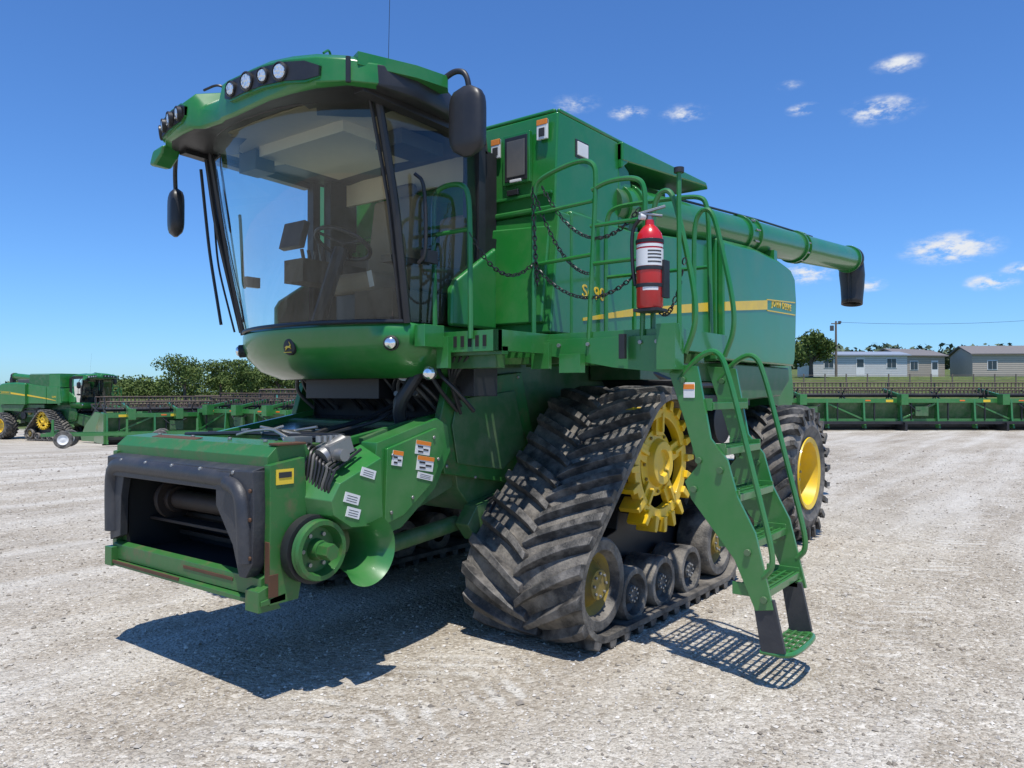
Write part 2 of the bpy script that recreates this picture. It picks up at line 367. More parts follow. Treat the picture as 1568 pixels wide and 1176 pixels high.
for s in(-1,1):
    def yy(x): return s*(1.349 if x>-.2 else (1.364 if x>-1.75 else 1.474))
    for (xa,xb,za,zb,ta,tb) in((.55,-.19,2.16,2.25,.02,.06),(-.225,-1.74,2.255,2.42,.06,.085),(-1.78,-2.95,2.42,2.53,.085,.10)):
        y=yy((xa+xb)/2); st.hexa([(xa,y-s*.006,za),(xb,y-s*.006,zb),(xb,y-s*.006,zb+tb),(xa,y-s*.006,za+ta),(xa,y+s*.002,za),(xb,y+s*.002,zb),(xb,y+s*.002,zb+tb),(xa,y+s*.002,za+ta)],YEL)
    y=1.474*s
    for dz in(0,.145):
        st.hexa([(-2.95,y-s*.006,2.515+dz*.8),(-3.9,y-s*.006,2.540+dz),(-3.9,y-s*.006,2.552+dz),(-2.95,y-s*.006,2.527+dz*.8),(-2.95,y+s*.002,2.515+dz*.8),(-3.9,y+s*.002,2.540+dz),(-3.9,y+s*.002,2.552+dz),(-2.95,y+s*.002,2.527+dz*.8)],YEL)
st.finish()
ML=Matrix(((-1,0,0,0),(0,0,1,0),(0,1,0,0),(0,0,0,1)))
MR=Matrix(((1,0,0,0),(0,0,-1,0),(0,1,0,0),(0,0,0,1)))
for s,M in((1,ML),(-1,MR)):
    text('model_lettering','S690',.135,Matrix.Translation((.40,s*1.347,2.37))@M,YEL,CB,shear=0,sx=1.15)
    text('maker_lettering','JOHN DEERE',.105,Matrix.Translation((-3.43,s*1.473,2.612))@M,YEL,CB,shear=.1,sx=.95,sp=1.2)
td=MB('tank_details',CB)
td.bb(.83,.862,.86,1.10,3.14,3.50,GREEN); td.bb(.85,.868,.88,1.08,3.16,3.48,BLK); td.bb(.86,.872,.90,1.06,3.19,3.45,GREY); td.bb(.86,.876,.93,1.03,3.15,3.17,WHITE)
td.bb(.83,.852,.74,.82,3.36,3.50,WHITE); td.bb(.835,.855,.74,.82,3.455,3.50,ORNG); td.bb(.84,.856,.755,.805,3.38,3.44,INK)
td.bb(.83,.850,1.15,1.24,3.42,3.56,WHITE); td.bb(.835,.853,1.15,1.24,3.52,3.56,ORNG); td.bb(.84,.855,1.17,1.22,3.44,3.50,INK)
td.bb(.42,.56,1.295,1.315,3.36,3.46,WHITE); td.bb(.40,.58,1.29,1.306,3.345,3.475,BLK)
td.bb(.90,.955,.74,.84,2.42,2.50,BLK)
td.bb(.82,.86,.64,1.28,3.03,3.05,GREEN); td.bb(.85,.87,.90,1.0,3.06,3.10,BLK)
td.finish(bevel=.004)
# --- unloading auger
au=MB('unloading_auger',CB)
A0=Vector((-.15,1.20,3.14)); A1=Vector((-6.95,1.36,3.62)); dv=(A1-A0).normalized(); LA=(A1-A0).length
au.cyl(A0,A1,.175,GREEN,n=40)
for t in(.02,.36,.40,.62,.64,.97): au.cyl(A0+dv*(LA*t),A0+dv*(LA*t+.035),.20,GREEN,n=40)
for t in(.385,.63):
    for i in range(10):
        a=2*pi*i/10; u=dv.orthogonal().normalized(); w=dv.cross(u); c=A0+dv*(LA*t)+(u*math.cos(a)+w*math.sin(a))*.19
        au.cyl(c-dv*.05,c+dv*.05,.012,STEEL,n=6)
au.cyl(A0-dv*.12,A0,.15,GREEND,n=32); au.cyl(A0-dv*.14,A0-dv*.12,.05,STEEL,n=12)
au.tube([A0+dv*1.0+Vector((0,0,.2)),A0+dv*3+Vector((0,.03,.2)),A0+dv*5+Vector((0,0,.19))],.012,BLK)
au.cyl((-.30,1.12,2.75),(-.30,1.12,3.2),.19,GREEND,n=28)
au.bb(-3.35,-3.25,1.15,1.45,3.1,3.22,GREEN)
au.finish(bevel=.004,segs=1)
sp=MB('auger_spout',CB)
e=A1
sp.lathe(e+Vector((.12,0,0)),(-1,0,0),[(0,.185),(.1,.19),(.18,.16),(.22,.08),(.23,0)],BLK,n=28)
rings=[]
for (dx,dz,r) in((-.02,-.05,.175),(-.05,-.22,.18),(-.07,-.40,.165),(-.05,-.60,.15),(-.04,-.66,.15)):
    rings.append([tuple(e+Vector((dx+r*math.cos(2*pi*i/28)*1.0,r*math.sin(2*pi*i/28),dz+.12*math.cos(2*pi*i/28)*(1 if dz>-.1 else .2)))) for i in range(29)])
sp.grid(rings,BLK); sp.finish(solid=.012)
# --- feeder house
FL=(-.06,0,.035)
fd=MB('feeder_house',CB)
fd.poly([(2.42,.60),(2.42,1.245),(2.2,1.26),(1.5,1.40),(1.2,1.44),(1.2,.98),(1.9,.76)],-.70,.70,GREEND)
fd.poly([(2.42,1.25),(2.42,1.262),(2.2,1.277),(1.5,1.417),(1.2,1.457),(1.2,1.445),(1.5,1.405),(2.2,1.265)],-.69,.66,BLKG)
for x,z in((2.05,1.31),(1.62,1.395)): fd.box((x,0,z),(.05,1.36,.03),GREEND,rot=(0,11,0))
for y in(-.70,.66): fd.poly([(2.42,1.25),(2.42,1.30),(1.4,1.47),(1.4,1.42)],y-.02,y+.02,GREEN)
for s in(-1,1):
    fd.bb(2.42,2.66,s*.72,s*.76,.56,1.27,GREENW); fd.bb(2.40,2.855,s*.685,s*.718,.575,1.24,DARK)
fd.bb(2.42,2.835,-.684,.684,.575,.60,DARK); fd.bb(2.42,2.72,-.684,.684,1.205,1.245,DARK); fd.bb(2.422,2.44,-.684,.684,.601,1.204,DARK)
fd.poly([(2.86,1.20),(2.86,1.27),(2.80,1.325),(2.62,1.335),(2.58,1.27),(2.62,1.18)],-.84,.80,GREENW)
fd.poly([(2.60,1.27),(2.56,1.315),(2.44,1.32),(2.40,1.26)],-.82,.70,GREENW)
fd.box((2.72,.78,1.333),(.18,.09,.012),RUSTY); fd.box((2.75,-.3,1.331),(.06,.5,.006),RUSTY,rot=(0,9,0))
for y in(-.6,-.2,.2,.55): fd.cyl((2.70,y,1.33),(2.70,y,1.345),.014,STEEL,n=6)
for s in(-1,1):
    fd.poly([(2.88,.50),(2.88,1.23),(2.66,1.26),(2.64,.78),(2.70,.50)],s*.80,s*.85,GREENW)
    fd.poly([(2.84,.56),(2.84,1.19),(2.66,1.19),(2.66,.56)],s*.719,s*.80,GREENW)
fd.poly([(2.90,.54),(2.90,.635),(2.86,.65),(2.84,.54)],-.80,.80,GREENW)
fd.poly([(2.93,.505),(2.93,.53),(2.78,.55),(2.78,.51)],-.84,.85,GREENW)
fd.box((2.929,-.35,.53),(.01,.8,.02),RUSTY); fd.box((2.902,.3,.60),(.006,.5,.02),RUSTY); fd.box((2.882,.83,.72),(.006,.04,.22),RUSTY); fd.box((2.86,.852,.60),(.06,.006,.12),RUSTY)
fd.poly([(2.94,.47),(2.94,.58),(2.88,.60),(2.80,.47)],.72,.84,GREENW)
fd.poly([(2.94,.50),(2.94,.62),(2.88,.62),(2.80,.50)],-.83,-.74,GREENW)
fd.finish(bevel=.008,loc=FL)
fi=MB('feeder_opening',CB)
fi.cyl((2.64,-.68,.92),(2.64,.68,.92),.06,RUSTD,n=20)
for y in(-.52,.50): fi.cyl((2.64,y-.02,.92),(2.64,y+.02,.92),.13,RUSTD,n=24); fi.cyl((2.64,y-.06,.92),(2.64,y+.06,.92),.085,RUSTD,n=20)
fi.bb(2.60,2.72,-.68,.68,.78,.80,RUSTD)
for k in range(4): fi.bb(2.50,2.53,-.66,.66,.66+.13*k,.69+.13*k,RUSTD)
fi.finish(bevel=.004,loc=FL)
rs=MB('feeder_rubber_seal',CB)
rs.tube([(2.90,-.79,.72),(2.90,-.80,1.05),(2.91,-.74,1.155),(2.91,0,1.15),(2.91,.60,1.145)],.055,BLKR,n=14,rnd=2)
rs.poly([(2.86,1.08),(2.94,1.08),(2.94,1.20),(2.86,1.22)],-.80,.78,BLKR)
rs.poly([(.46,1.19),(.80,1.20),(.81,1.0),(.80,.72),(.74,.64),(.68,.64),(.62,.80),(.46,1.0)],2.87,2.95,BLKR,axis='x')
rs.tube([(2.94,.56,1.13),(2.95,.70,1.10),(2.955,.735,.95),(2.95,.74,.72)],.045,BLKR,n=12,rnd=2)
rs.poly([(-.82,1.18),(-.60,1.18),(-.66,.95),(-.67,.70),(-.80,.66)],2.87,2.92,BLKR,axis='x')
for y in(-.6,-.3,0,.3,.62): rs.cyl((2.93,y,1.185),(2.955,y,1.185),.013,STEEL,n=8)
for z in(.75,.95,1.1): rs.cyl((2.95,.785,z),(2.962,.785,z),.012,RUSTY,n=8)
rs.finish(bevel=.012,segs=3,loc=FL)
dr=MB('feeder_drive_shields',CB)
dr.poly([(2.12,1.35),(1.60,1.48),(1.50,1.43),(1.47,1.26),(1.62,1.03),(1.92,.82),(2.20,.78)],.762,.90,GREEN)
dr.poly([(2.06,1.31),(1.63,1.42),(1.56,1.28),(1.66,1.08),(1.92,.90),(2.08,.86)],.90,.925,GREEN)
dr.poly([(2.62,1.08),(2.55,1.20),(2.16,1.34),(2.14,.84),(2.42,.86),(2.60,.98)],.80,1.00,GREEN,pts2=[(2.54,1.06),(2.48,1.15),(2.18,1.27),(2.16,.88),(2.40,.90),(2.52,.98)])
for (x,z) in((2.02,1.27),(1.66,1.36),(1.62,1.22),(2.03,.93),(1.85,1.0)): dr.cyl((x,.925,z),(x,.935,z),.012,STEEL,n=8)
dr.finish(bevel=.026,segs=4)
ds=MB('feeder_drive_parts',CB)
ds.lathe((2.36,.80,.78),(0,1,0),[(0,.12),(.12,.125),(.22,.15),(.29,.19),(.30,.195)],GREEN,n=26,a0=math.radians(-75),a1=math.radians(115),up=(-.6,0,-.8))
ds.lathe((2.58,.88,.80),(0,1,0),[(0,.02),(0,.155),(.02,.165),(.035,.145),(.05,.165),(.065,.145),(.08,.165),(.10,.16),(.10,.135),(.04,.12),(.04,.06),(.10,.05),(.10,0)],GREENW,n=40)
ds.lathe((2.58,.86,.80),(0,1,0),[(0,.16),(0,.185),(.06,.185),(.06,.16)],BLK,n=40)
for i in range(6):
    a=2*pi*i/6; ds.cyl((2.58+.09*math.cos(a),.92,.80+.09*math.sin(a)),(2.58+.09*math.cos(a),.935,.80+.09*math.sin(a)),.012,STEEL,n=6)
ds.cyl((2.58,.96,.80),(2.58,1.06,.80),.045,GREENW,n=6)
ds.cyl((2.58,.77,.80),(2.58,.9,.80),.07,GREY)
ds.cyl((2.50,.86,1.28),(2.34,.86,1.36),.055,STEEL); ds.box((2.40,.86,1.33),(.16,.12,.09),STEEL,rot=(0,20,0)); ds.cyl((2.43,.80,1.30),(2.43,.98,1.30),.035,STEEL)
for k in range(4): ds.cyl((2.38+.04*k,.84,1.37),(2.38+.04*k,.84,1.405),.016,STEEL,n=8)
ds.box((2.50,.66,1.36),(.12,.10,.07),STEEL)
random.seed(2)
for k in range(10):
    y=.72+.022*k; ds.tube([(2.44-.02*k,y,1.32),(2.52,y+.04,1.38-.02*k),(2.575-.01*k,y+.06,1.24),(2.56,y+.04,1.08),(2.53-.03*k,y+.02,.96)],.009,(BLK,BLK,BLK,GREY)[k%4],n=6)
ds.tube([(2.4,.60,1.32),(2.52,.45,1.43),(2.35,.25,1.41),(2.0,.2,1.39)],.010,STEEL,n=6)
ds.tube([(2.5,.55,1.35),(2.45,.40,1.43),(2.55,.28,1.42),(2.56,.15,1.39)],.008,STEEL,n=6)
ds.tube([(2.40,-.70,1.36),(2.35,0,1.39),(2.30,.6,1.38)],.014,BLK,n=6)
ds.tube([(2.36,-.60,1.36),(2.25,.05,1.39),(2.2,.7,1.39)],.012,BLK,n=6)
ds.tube([(2.30,.5,1.35),(2.1,.3,1.39),(1.7,.35,1.46),(1.4,.4,1.6)],.016,BLK,n=6)
ds.tube([(2.34,.56,1.35),(2.1,.45,1.39),(1.7,.5,1.46),(1.4,.5,1.65)],.012,BLK,n=6)
for (x,y,z,q) in((2.0,.74,1.37,14),(2.3,.74,1.31,10)): ds.box((x,y,z),(.2,.04,.05),GREEND,rot=(0,q,0))
for (x,y) in((2.2,-.3),(1.9,.1),(2.25,.3)): ds.box((x,y,1.35),(.12,.16,.05),GREEND,rot=(0,10,15)); ds.cyl((x,y,1.37),(x,y,1.40),.03,STEEL,n=10)
for (x0,y0,x1,y1) in((2.3,.42,2.36,.10),(2.36,.10,2.22,.14),(2.22,.14,2.16,.40)): ds.cyl((x0,y0,1.39),(x1,y1,1.43),.009,STEEL,n=6)
ds.cyl((2.35,.62,.62),(1.2,.66,.72),.035,STEEL,n=12); ds.cyl((1.8,.64,.66),(1.15,.66,.72),.055,GREEND,n=16)
ds.finish(bevel=.003,segs=1)
dc=MB('warning_decals',CB)
def dec(x,z,w,h,y,mat=ORNG,rot=-10,half=True):
    dc.box((x,y,z),(w,.004,h),WHITE,rot=(0,rot,0))
    M=Euler((0,math.radians(rot),0)).to_matrix()
    if half:
        o=M@Vector((0,.0025,h*.35)); dc.box(Vector((x,y,z))+o,(w,.004,h*.28),mat,rot=(0,rot,0))
        for k,(a,b) in enumerate(((.2,.05),(-.2,-.12),(.15,-.3))): 
            o=M@Vector((w*a,.0025,h*b)); dc.box(Vector((x,y,z))+o,(w*.35,.0035,h*.12),INK,rot=(0,rot,0))
    else:
        for b in(.2,-.05,-.28): o=M@Vector((0,.0018,h*b)); dc.box(Vector((x,y,z))+o,(w*.7,.002,h*.06),INK,rot=(0,rot,0))
dec(1.98,1.25,.085,.09,.928); dec(1.76,1.30,.13,.085,.928); dec(1.74,1.20,.15,.09,.928); dec(1.74,1.12,.14,.04,.928,rot=-14,half=False)
dec(2.28,1.19,.11,.05,1.003,half=False,rot=-18); dec(2.40,1.06,.11,.055,1.003,half=False,rot=-18); dec(2.39,.98,.10,.055,1.003,half=False,rot=-18)
dc.box((2.73,.853,1.20),(.11,.004,.08),YLAB); dc.box((2.73,.856,1.21),(.08,.004,.03),INK)
dc.finish()
uc=MB('undercab_machinery',CB)
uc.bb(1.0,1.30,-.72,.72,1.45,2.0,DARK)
uc.bb(1.35,1.55,-.5,.3,1.60,1.76,BLK)
uc.cyl((1.5,.55,1.78),(1.62,.62,1.78),.06,STEEL)
random.seed(5)
for k in range(20):
    y=random.uniform(-.6,.85); y2=y+random.uniform(-.2,.2); uc.tube([(1.40,y,1.95),(1.55,y,1.8),(1.50,y2,1.66),(1.32,y2,1.52)],.016,(BLK,BLK,GREY)[k%3],n=6)
for k in range(7):
    y=-.5+.18*k; uc.cyl((1.42,y,1.62),(1.50,y+.02,1.64),.022,STEEL,n=8)
uc.bb(1.40,1.50,.60,1.3,1.80,1.90,GREEND)
uc.tube([(1.5,.74,1.9),(1.62,.70,1.72),(1.66,.60,1.55),(1.6,.58,1.42)],.045,BLK,n=10)
uc.tube([(1.5,.64,1.9),(1.56,.66,1.72),(1.60,.50,1.58),(1.5,.50,1.45)],.03,BLK,n=10)
uc.lathe((1.62,.86,1.77),(.9,.3,0),[(0,.045),(.03,.045),(.05,.03),(.055,0)],CHROME,n=16)
for k in range(4): uc.tube([(1.5,.9+.06*k,1.88),(1.45,.88,1.7),(1.3,.84,1.5+.05*k)],.013,BLK,n=6)
uc.bb(1.1,1.35,.82,1.0,1.62,1.86,BLK)
uc.finish(bevel=.006)
# --- CAB
def fcurve(off=0,dx=0,n=17,w=.86):
    out=[]
    for i in range(n):
        y=-w+2*w*i/(n-1); x=2.09-.27*(abs(y)/.86)**2.3+dx; out.append((x,y))
    return out
cab=MB('cab_base',CB)
levels=[(1.74,-.30,.70),(1.80,-.12,.80),(1.90,.0,.86),(1.98,.035,.885),(2.06,.035,.885),(2.085,.0,.865)]
rows=[]
for (z,dx,w) in levels:
    c=fcurve(dx=dx,w=w); r=[(1.0,-w,z)]+[(x,y,z) for x,y in c]+[(1.0,w,z)]; rows.append(r)
cab.grid(rows,GREEN)
cab.add([rows[0][i] for i in range(len(rows[0]))],[tuple(range(len(rows[0])))],DARK)
cab.add([rows[-1][i] for i in range(len(rows[-1]))],[tuple(range(len(rows[-1])))],DARK)
cab.finish(ang=50)
cd=MB('cab_base_details',CB)
cd.lathe((2.10,.06,1.945),(1,.04,-.1),[(0,.055),(.022,.055),(.026,.048),(.026,0)],INK,n=24)
for s in(1,-1):
    cd.lathe((1.885,s*.78,1.955),(.8,s*.6,-.1),[(0,.048),(.045,.048),(.05,.04)],INK,n=20)
    cd.lathe((1.895,s*.785,1.955),(.8,s*.6,-.1),[(0,.036),(.045,.036),(.055,.026),(.06,0)],CHROME,n=20)
cd.bb(1.62,1.80,.89,.98,1.93,2.07,GREEN)
cd.finish(bevel=.004)
bg=MB('front_badge',CB)
def bp_(pts):
    n=len(pts); vs=[(2.1275,.06+a*.045,1.945+b*.045) for a,b in pts]+[(2.1315,.06+a*.045,1.945+b*.045) for a,b in pts]
    bg.add(vs,[tuple(range(n)),tuple(range(2*n-1,n-1,-1))]+[(i,(i+1)%n,n+(i+1)%n,n+i) for i in range(n)],YEL)
bp_([(-.7,-.1),(-.3,.15),(.3,.1),(.55,.35),(.7,.3),(.55,0),(.75,-.35),(.45,-.15),(-.1,-.15),(-.55,-.55),(-.45,-.15)]); bp_([(.45,.35),(.2,.75),(.3,.75),(.55,.4)]); bp_([(-.85,-.85),(.85,-.85),(.85,-.75),(-.85,-.75)])
bg.finish()
gl=MB('windshield',CB); rows=[]
for j in range(9):
    t=j/8; z=2.085+t*1.33; dx=.02+.27*t+.03*math.sin(pi*t); rows.append([(x,y,z) for x,y in fcurve(dx=dx,w=.84+.02*t,n=25)])
gl.grid(rows,GLASS); gl.finish(ang=80,recalc=False)
CR=1.19
sg=MB('cab_side_glass',CB)
for s in(-1,1):
    sg.grid([[(1.84,s*.865,2.09),(1.5,s*.90,2.09),(CR,s*.89,2.09)],[(1.98,s*.90,2.8),(1.55,s*.935,2.8),(CR,s*.91,2.8)],[(2.10,s*.885,3.40),(1.6,s*.92,3.40),(CR,s*.90,3.40)]],GLASSD)
sg.finish(ang=80,recalc=False)
pl=MB('cab_pillars',CB)
for s in(-1,1):
    pl.tube([(1.84,s*.868,2.08),(1.98,s*.905,2.8),(2.11,s*.888,3.42)],.026,BLK,n=8,rnd=2)
    pl.tube([(1.86,s*.835,2.08),(2.00,s*.872,2.8),(2.14,s*.85,3.42)],.013,BLK,n=6,rnd=2)
    pl.bb(CR-.05,CR+.02,s*.85,s*.925,2.05,3.40,BLK)
    pl.bb(.86,CR-.05,s*.72,s*.84,2.05,2.75,BLK); pl.bb(.86,CR-.05,s*.72,s*.80,2.75,3.38,BLK)
    pl.tube([(1.80,s*.925,2.45),(1.78,s*.975,2.50),(1.80,s*.98,2.95),(1.84,s*.93,3.0)],.012,BLK,n=6)
    pl.bb(1.66,1.78,s*.925,s*.96,2.46,2.54,BLK)
pl.tube([(x+.01,y,2.09) for x,y in fcurve(dx=.02)],.014,BLK,n=6,rnd=0)
pl.tube([(x,y,3.41) for x,y in fcurve(dx=.29)],.02,BLK,n=6,rnd=0)
pl.tube([(2.0,-.92,2.15),(2.05,-1.0,2.7),(2.12,-1.0,3.3)],.012,BLK,n=6); pl.tube([(1.9,-.90,2.1),(2.0,-.97,2.6),(2.02,-.99,3.0)],.008,BLK,n=6)
pl.tube([(1.84,-.90,2.10),(2.04,-.93,2.9),(2.12,-.93,3.4)],.02,BLK,n=6)
pl.finish()
dp=MB('door_lower_panel',CB)
for s in(-1,1):
    dp.poly([(1.52,2.08),(1.52,2.32),(1.48,2.38),(1.05,2.66),(1.05,2.08)],s*.905,s*.955,GREEN)
dp.finish(bevel=.02,segs=3)
it=MB('cab_interior',CB)
it.bb(.98,1.90,-.80,.80,2.09,2.12,DARK); it.bb(.94,.99,-.72,.72,2.09,2.75,TRIM); it.bb(.94,.97,-.72,.72,3.2,3.4,BEIGE)
it.bb(1.15,1.55,-.15,.2,2.12,2.35,BLK)
it.bb(1.15,1.75,-.50,-.28,2.45,2.62,TRIM); it.box((1.72,-.42,2.80),(.05,.24,.20),BLK,rot=(0,-15,0))
for k in range(4): it.cyl((1.5+.06*k,-.36,2.62),(1.52+.06*k,-.36,2.70),.014,BLK,n=8)
it.cyl((1.45,-.42,2.62),(1.48,-.42,2.78),.025,BLK,n=10)
it.bb(1.15,1.55,.32,.42,2.55,2.60,TRIM); it.bb(1.3,1.9,.45,.80,2.12,2.30,TRIM)
it.tube([(1.86,.03,2.12),(1.74,.03,2.45),(1.66,.03,2.66)],.05,BLK,n=10)
ctr=Vector((1.64,.03,2.70)); nrm=Vector((-.42,0,.9)).normalized(); u=Vector((0,1,0)); w=nrm.cross(u)
it.tube([ctr+(u*math.cos(2*pi*i/24)+w*math.sin(2*pi*i/24))*.2 for i in range(24)],.016,BLK,n=8,rnd=0,closed=True)
for a in(0,2.1,4.2): it.tube([ctr,ctr+(u*math.cos(a)+w*math.sin(a))*.2],.012,BLK,n=6,rnd=0)
it.bb(.98,2.30,-.80,.80,3.395,3.42,BEIGE); it.box((1.75,.0,3.36),(.5,.9,.08),BEIGE); it.box((1.95,-.55,3.30),(.16,.2,.14),GREY); it.box((1.5,.55,3.33),(.4,.25,.1),GREY)
it.tube([(2.02,-.6,2.15),(2.25,-.55,3.3)],.008,BLK,n=5,rnd=0)
it.box((1.955,.66,2.36),(.004,.07,.10),WHITE,rot=(0,12,-20))
it.finish(bevel=.02,segs=2)
se=MB('operator_seat',CB)
se.bb(1.12,1.60,-.22,.28,2.35,2.50,SEAT); se.box((1.12,.03,2.80),(.14,.48,.66),SEAT,rot=(0,-8,0)); se.box((1.06,.03,3.16),(.10,.28,.16),SEAT,rot=(0,-8,0))
se.bb(1.1,1.6,.5,.78,2.32,2.5,SEAT); se.box((1.10,.62,2.7),(.1,.28,.42),SEAT)
se.finish(bevel=.045,segs=4)
# roof
rf=MB('cab_roof',CB)
fr_=[(2.50,0,1),(2.515,.20,1),(2.53,.40,1),(2.515,.60,1),(2.48,.78,1),(2.40,.96,.6),(2.26,1.05,0),(1.98,1.09,0),(1.70,1.06,0),(1.35,.95,0),(1.0,.82,0),(.88,.5,0),(.88,0,0)]
out=fr_+[(x,-y,l) for x,y,l in fr_[5:-1]][::-1]+[(2.49,-.80,1),(2.52,-.60,1),(2.53,-.44,1),(2.49,-.38,0),(2.48,-.18,0),(2.50,-.12,1)]
cx=1.6
def ring(sc,z):
    r=[]
    for x,y,l in out:
        f=min(1,max(0,(x-1.9)/.6)); ay=abs(y)
        zz=z
        if z>3.42: zz-= .09*ay**2*f
        if z>3.42 and x<1.9: zz-= .10*min(1,(1.9-x)/.8)*(1 if ay>.6 else .5)
        if z>3.52: zz+= .03*l-(.05*(1-l) if (f>.8 and ay<.5) else 0)
        r.append((cx+(x-cx)*sc,y*sc,zz))
    return r
rings=[ring(.60,3.43),ring(.90,3.39),ring(.975,3.375),ring(1.0,3.385),ring(1.012,3.45),ring(1.0,3.565),ring(.965,3.60),ring(.80,3.64),ring(.4,3.67)]
n=len(out)
for i in range(len(rings)-1):
    for j in range(n):
        k=(j+1)%n
        m_=BLK if (i<2 or (i<5 and out[j][0]<2.3 and out[k][0]<2.3)) else GREEN
        rf.add([rings[i][j],rings[i][k],rings[i+1][k],rings[i+1][j]],[(0,1,2,3)],m_)
rf.add(rings[-1],[tuple(range(n))],GREEN); rf.add(rings[0],[tuple(range(n))],BEIGE)
o=rf.finish(ang=42)
bm=bmesh.new(); bm.from_mesh(o.data); bmesh.ops.remove_doubles(bm,verts=bm.verts,dist=1e-4); bmesh.ops.recalc_face_normals(bm,faces=bm.faces); bm.to_mesh(o.data); bm.free(); o.data.set_sharp_from_angle(angle=math.radians(42))
md=o.modifiers.new('b','BEVEL'); md.width=.012; md.segments=2; md.angle_limit=math.radians(40); md.limit_method='ANGLE'
rl=MB('roof_lights',CB)
def podshape(c,h,mat,off,dep=.07):
    n=len(c); top=[];bot=[]
    for i,(x,y,z) in enumerate(c):
        k=h*(1 if 0<i<n-1 else .55); top.append((x+off,y,z+k)); bot.append((x+off,y,z-k))
    b2=[(x-dep,y,z) for x,y,z in bot]; t2=[(x-dep,y,z) for x,y,z in top]
    rl.grid([b2,bot,top,t2],mat)
    for q in(0,-1): rl.add([b2[q],bot[q],top[q],t2[q]],[(0,1,2,3)],mat)
L1=[(2.520,-.04,3.51),(2.530,.02,3.512),(2.545,.2,3.508),(2.558,.40,3.497),(2.548,.60,3.48),(2.515,.74,3.462),(2.48,.82,3.452)]
R1=[(2.545,-.47,3.495),(2.542,-.52,3.49),(2.535,-.66,3.475),(2.505,-.82,3.455),(2.44,-.93,3.44)]
for P_ in(L1,R1):
    podshape(P_,.066,GREEN,.006); podshape(P_,.054,BLK,.012)
for (x,y,z,r,s) in((2.535,.06,3.512,.042,0),(2.552,.25,3.506,.050,.05),(2.56,.42,3.497,.040,.1),(2.552,.57,3.484,.048,.2),(2.548,-.53,3.488,.042,-.3),(2.540,-.65,3.476,.046,-.35),(2.520,-.76,3.464,.040,-.45),(2.475,-.87,3.45,.045,-.7)):
    n_=(1,s,-.12); rl.lathe((x,y,z),n_,[(0,r*1.12),(.025,r*1.15),(.03,r),(.02,r*.96)],BLK,n=24); rl.lathe((x,y,z),n_,[(.020,r*.97),(.028,r*.8),(.032,0)],LENS,n=24)
rl.finish(recalc=True)
rd=MB('roof_details',CB)
rd.cyl((1.5,.30,3.60),(1.5,.30,3.68),.05,BLK); rd.cyl((1.5,.30,3.68),(1.5,.30,3.72),.07,BLK)
rd.tube([(1.3,.1,3.6),(1.31,.14,4.1),(1.33,.18,4.8)],.003,BLK,n=4,rnd=0)
for s in(1,-1):
    rd.poly([(2.36,s*1.0),(2.02,s*1.13),(1.80,s*1.17),(1.74,s*1.12),(1.8,s*.96),(2.3,s*.85)],3.485,3.56,GREEN,axis='z')
    rd.poly([(2.3,3.36),(2.3,3.40),(1.4,3.42),(1.2,3.36),(1.2,3.33)],s*.90,s*.98,BLK)
rd.tube([(2.43,1.0,3.36),(2.435,1.005,3.50)],.016,BLK,n=6)
rd.tube([(2.40,-.20,3.60),(2.46,-.22,3.64),(2.50,-.33,3.61)],.009,BLK,n=5)
for y in(.1,.7): rd.tube([(2.30,y,3.60),(2.34,y+.03,3.65),(2.40,y+.05,3.60)],.008,GREEN,n=5)
rd.finish(bevel=.012)
mr=MB('wing_mirrors',CB)
def mirror(c,w,h,ang):
    M=Euler((0,0,ang)).to_matrix(); c=Vector(c); rows=[]
    for j in range(13):
        t=j/12; zz=(t-.5)*h; k=(1-abs(2*t-1)**5)**.5 if j not in(0,12) else .25
        r=[]
        for i in range(25):
            a=2*pi*i/24; cx_=math.copysign(abs(math.cos(a))**.6,math.cos(a)); sy=math.copysign(abs(math.sin(a))**.6,math.sin(a))
            r.append(tuple(c+M@Vector((.055*cx_*k,w/2*sy*k,zz))))
        rows.append(r)
    mr.grid(rows,BLK); mr.add(rows[0][:-1],[tuple(range(24))],BLK); mr.add(rows[-1][:-1],[tuple(range(24))],BLK)
mirror((1.78,1.31,3.26),.235,.42,math.radians(10)); mirror((2.18,-1.24,3.0),.20,.36,math.radians(-20))
mr.tube([(1.80,1.14,3.55),(1.78,1.22,3.59),(1.77,1.30,3.55),(1.76,1.31,3.40)],.018,BLK,n=8)
mr.tube([(2.30,-1.02,3.40),(2.24,-1.14,3.34),(2.20,-1.22,3.28),(2.18,-1.24,3.12)],.016,BLK,n=8)
mr.finish(ang=60)
pm=MB('mirror_bracket_cover',CB); pm.poly([(-.95,3.40),(-1.1,3.38),(-1.15,3.28),(-1.08,3.27),(-.98,3.33)],2.30,2.44,GREEN,axis='x'); pm.finish(bevel=.02)
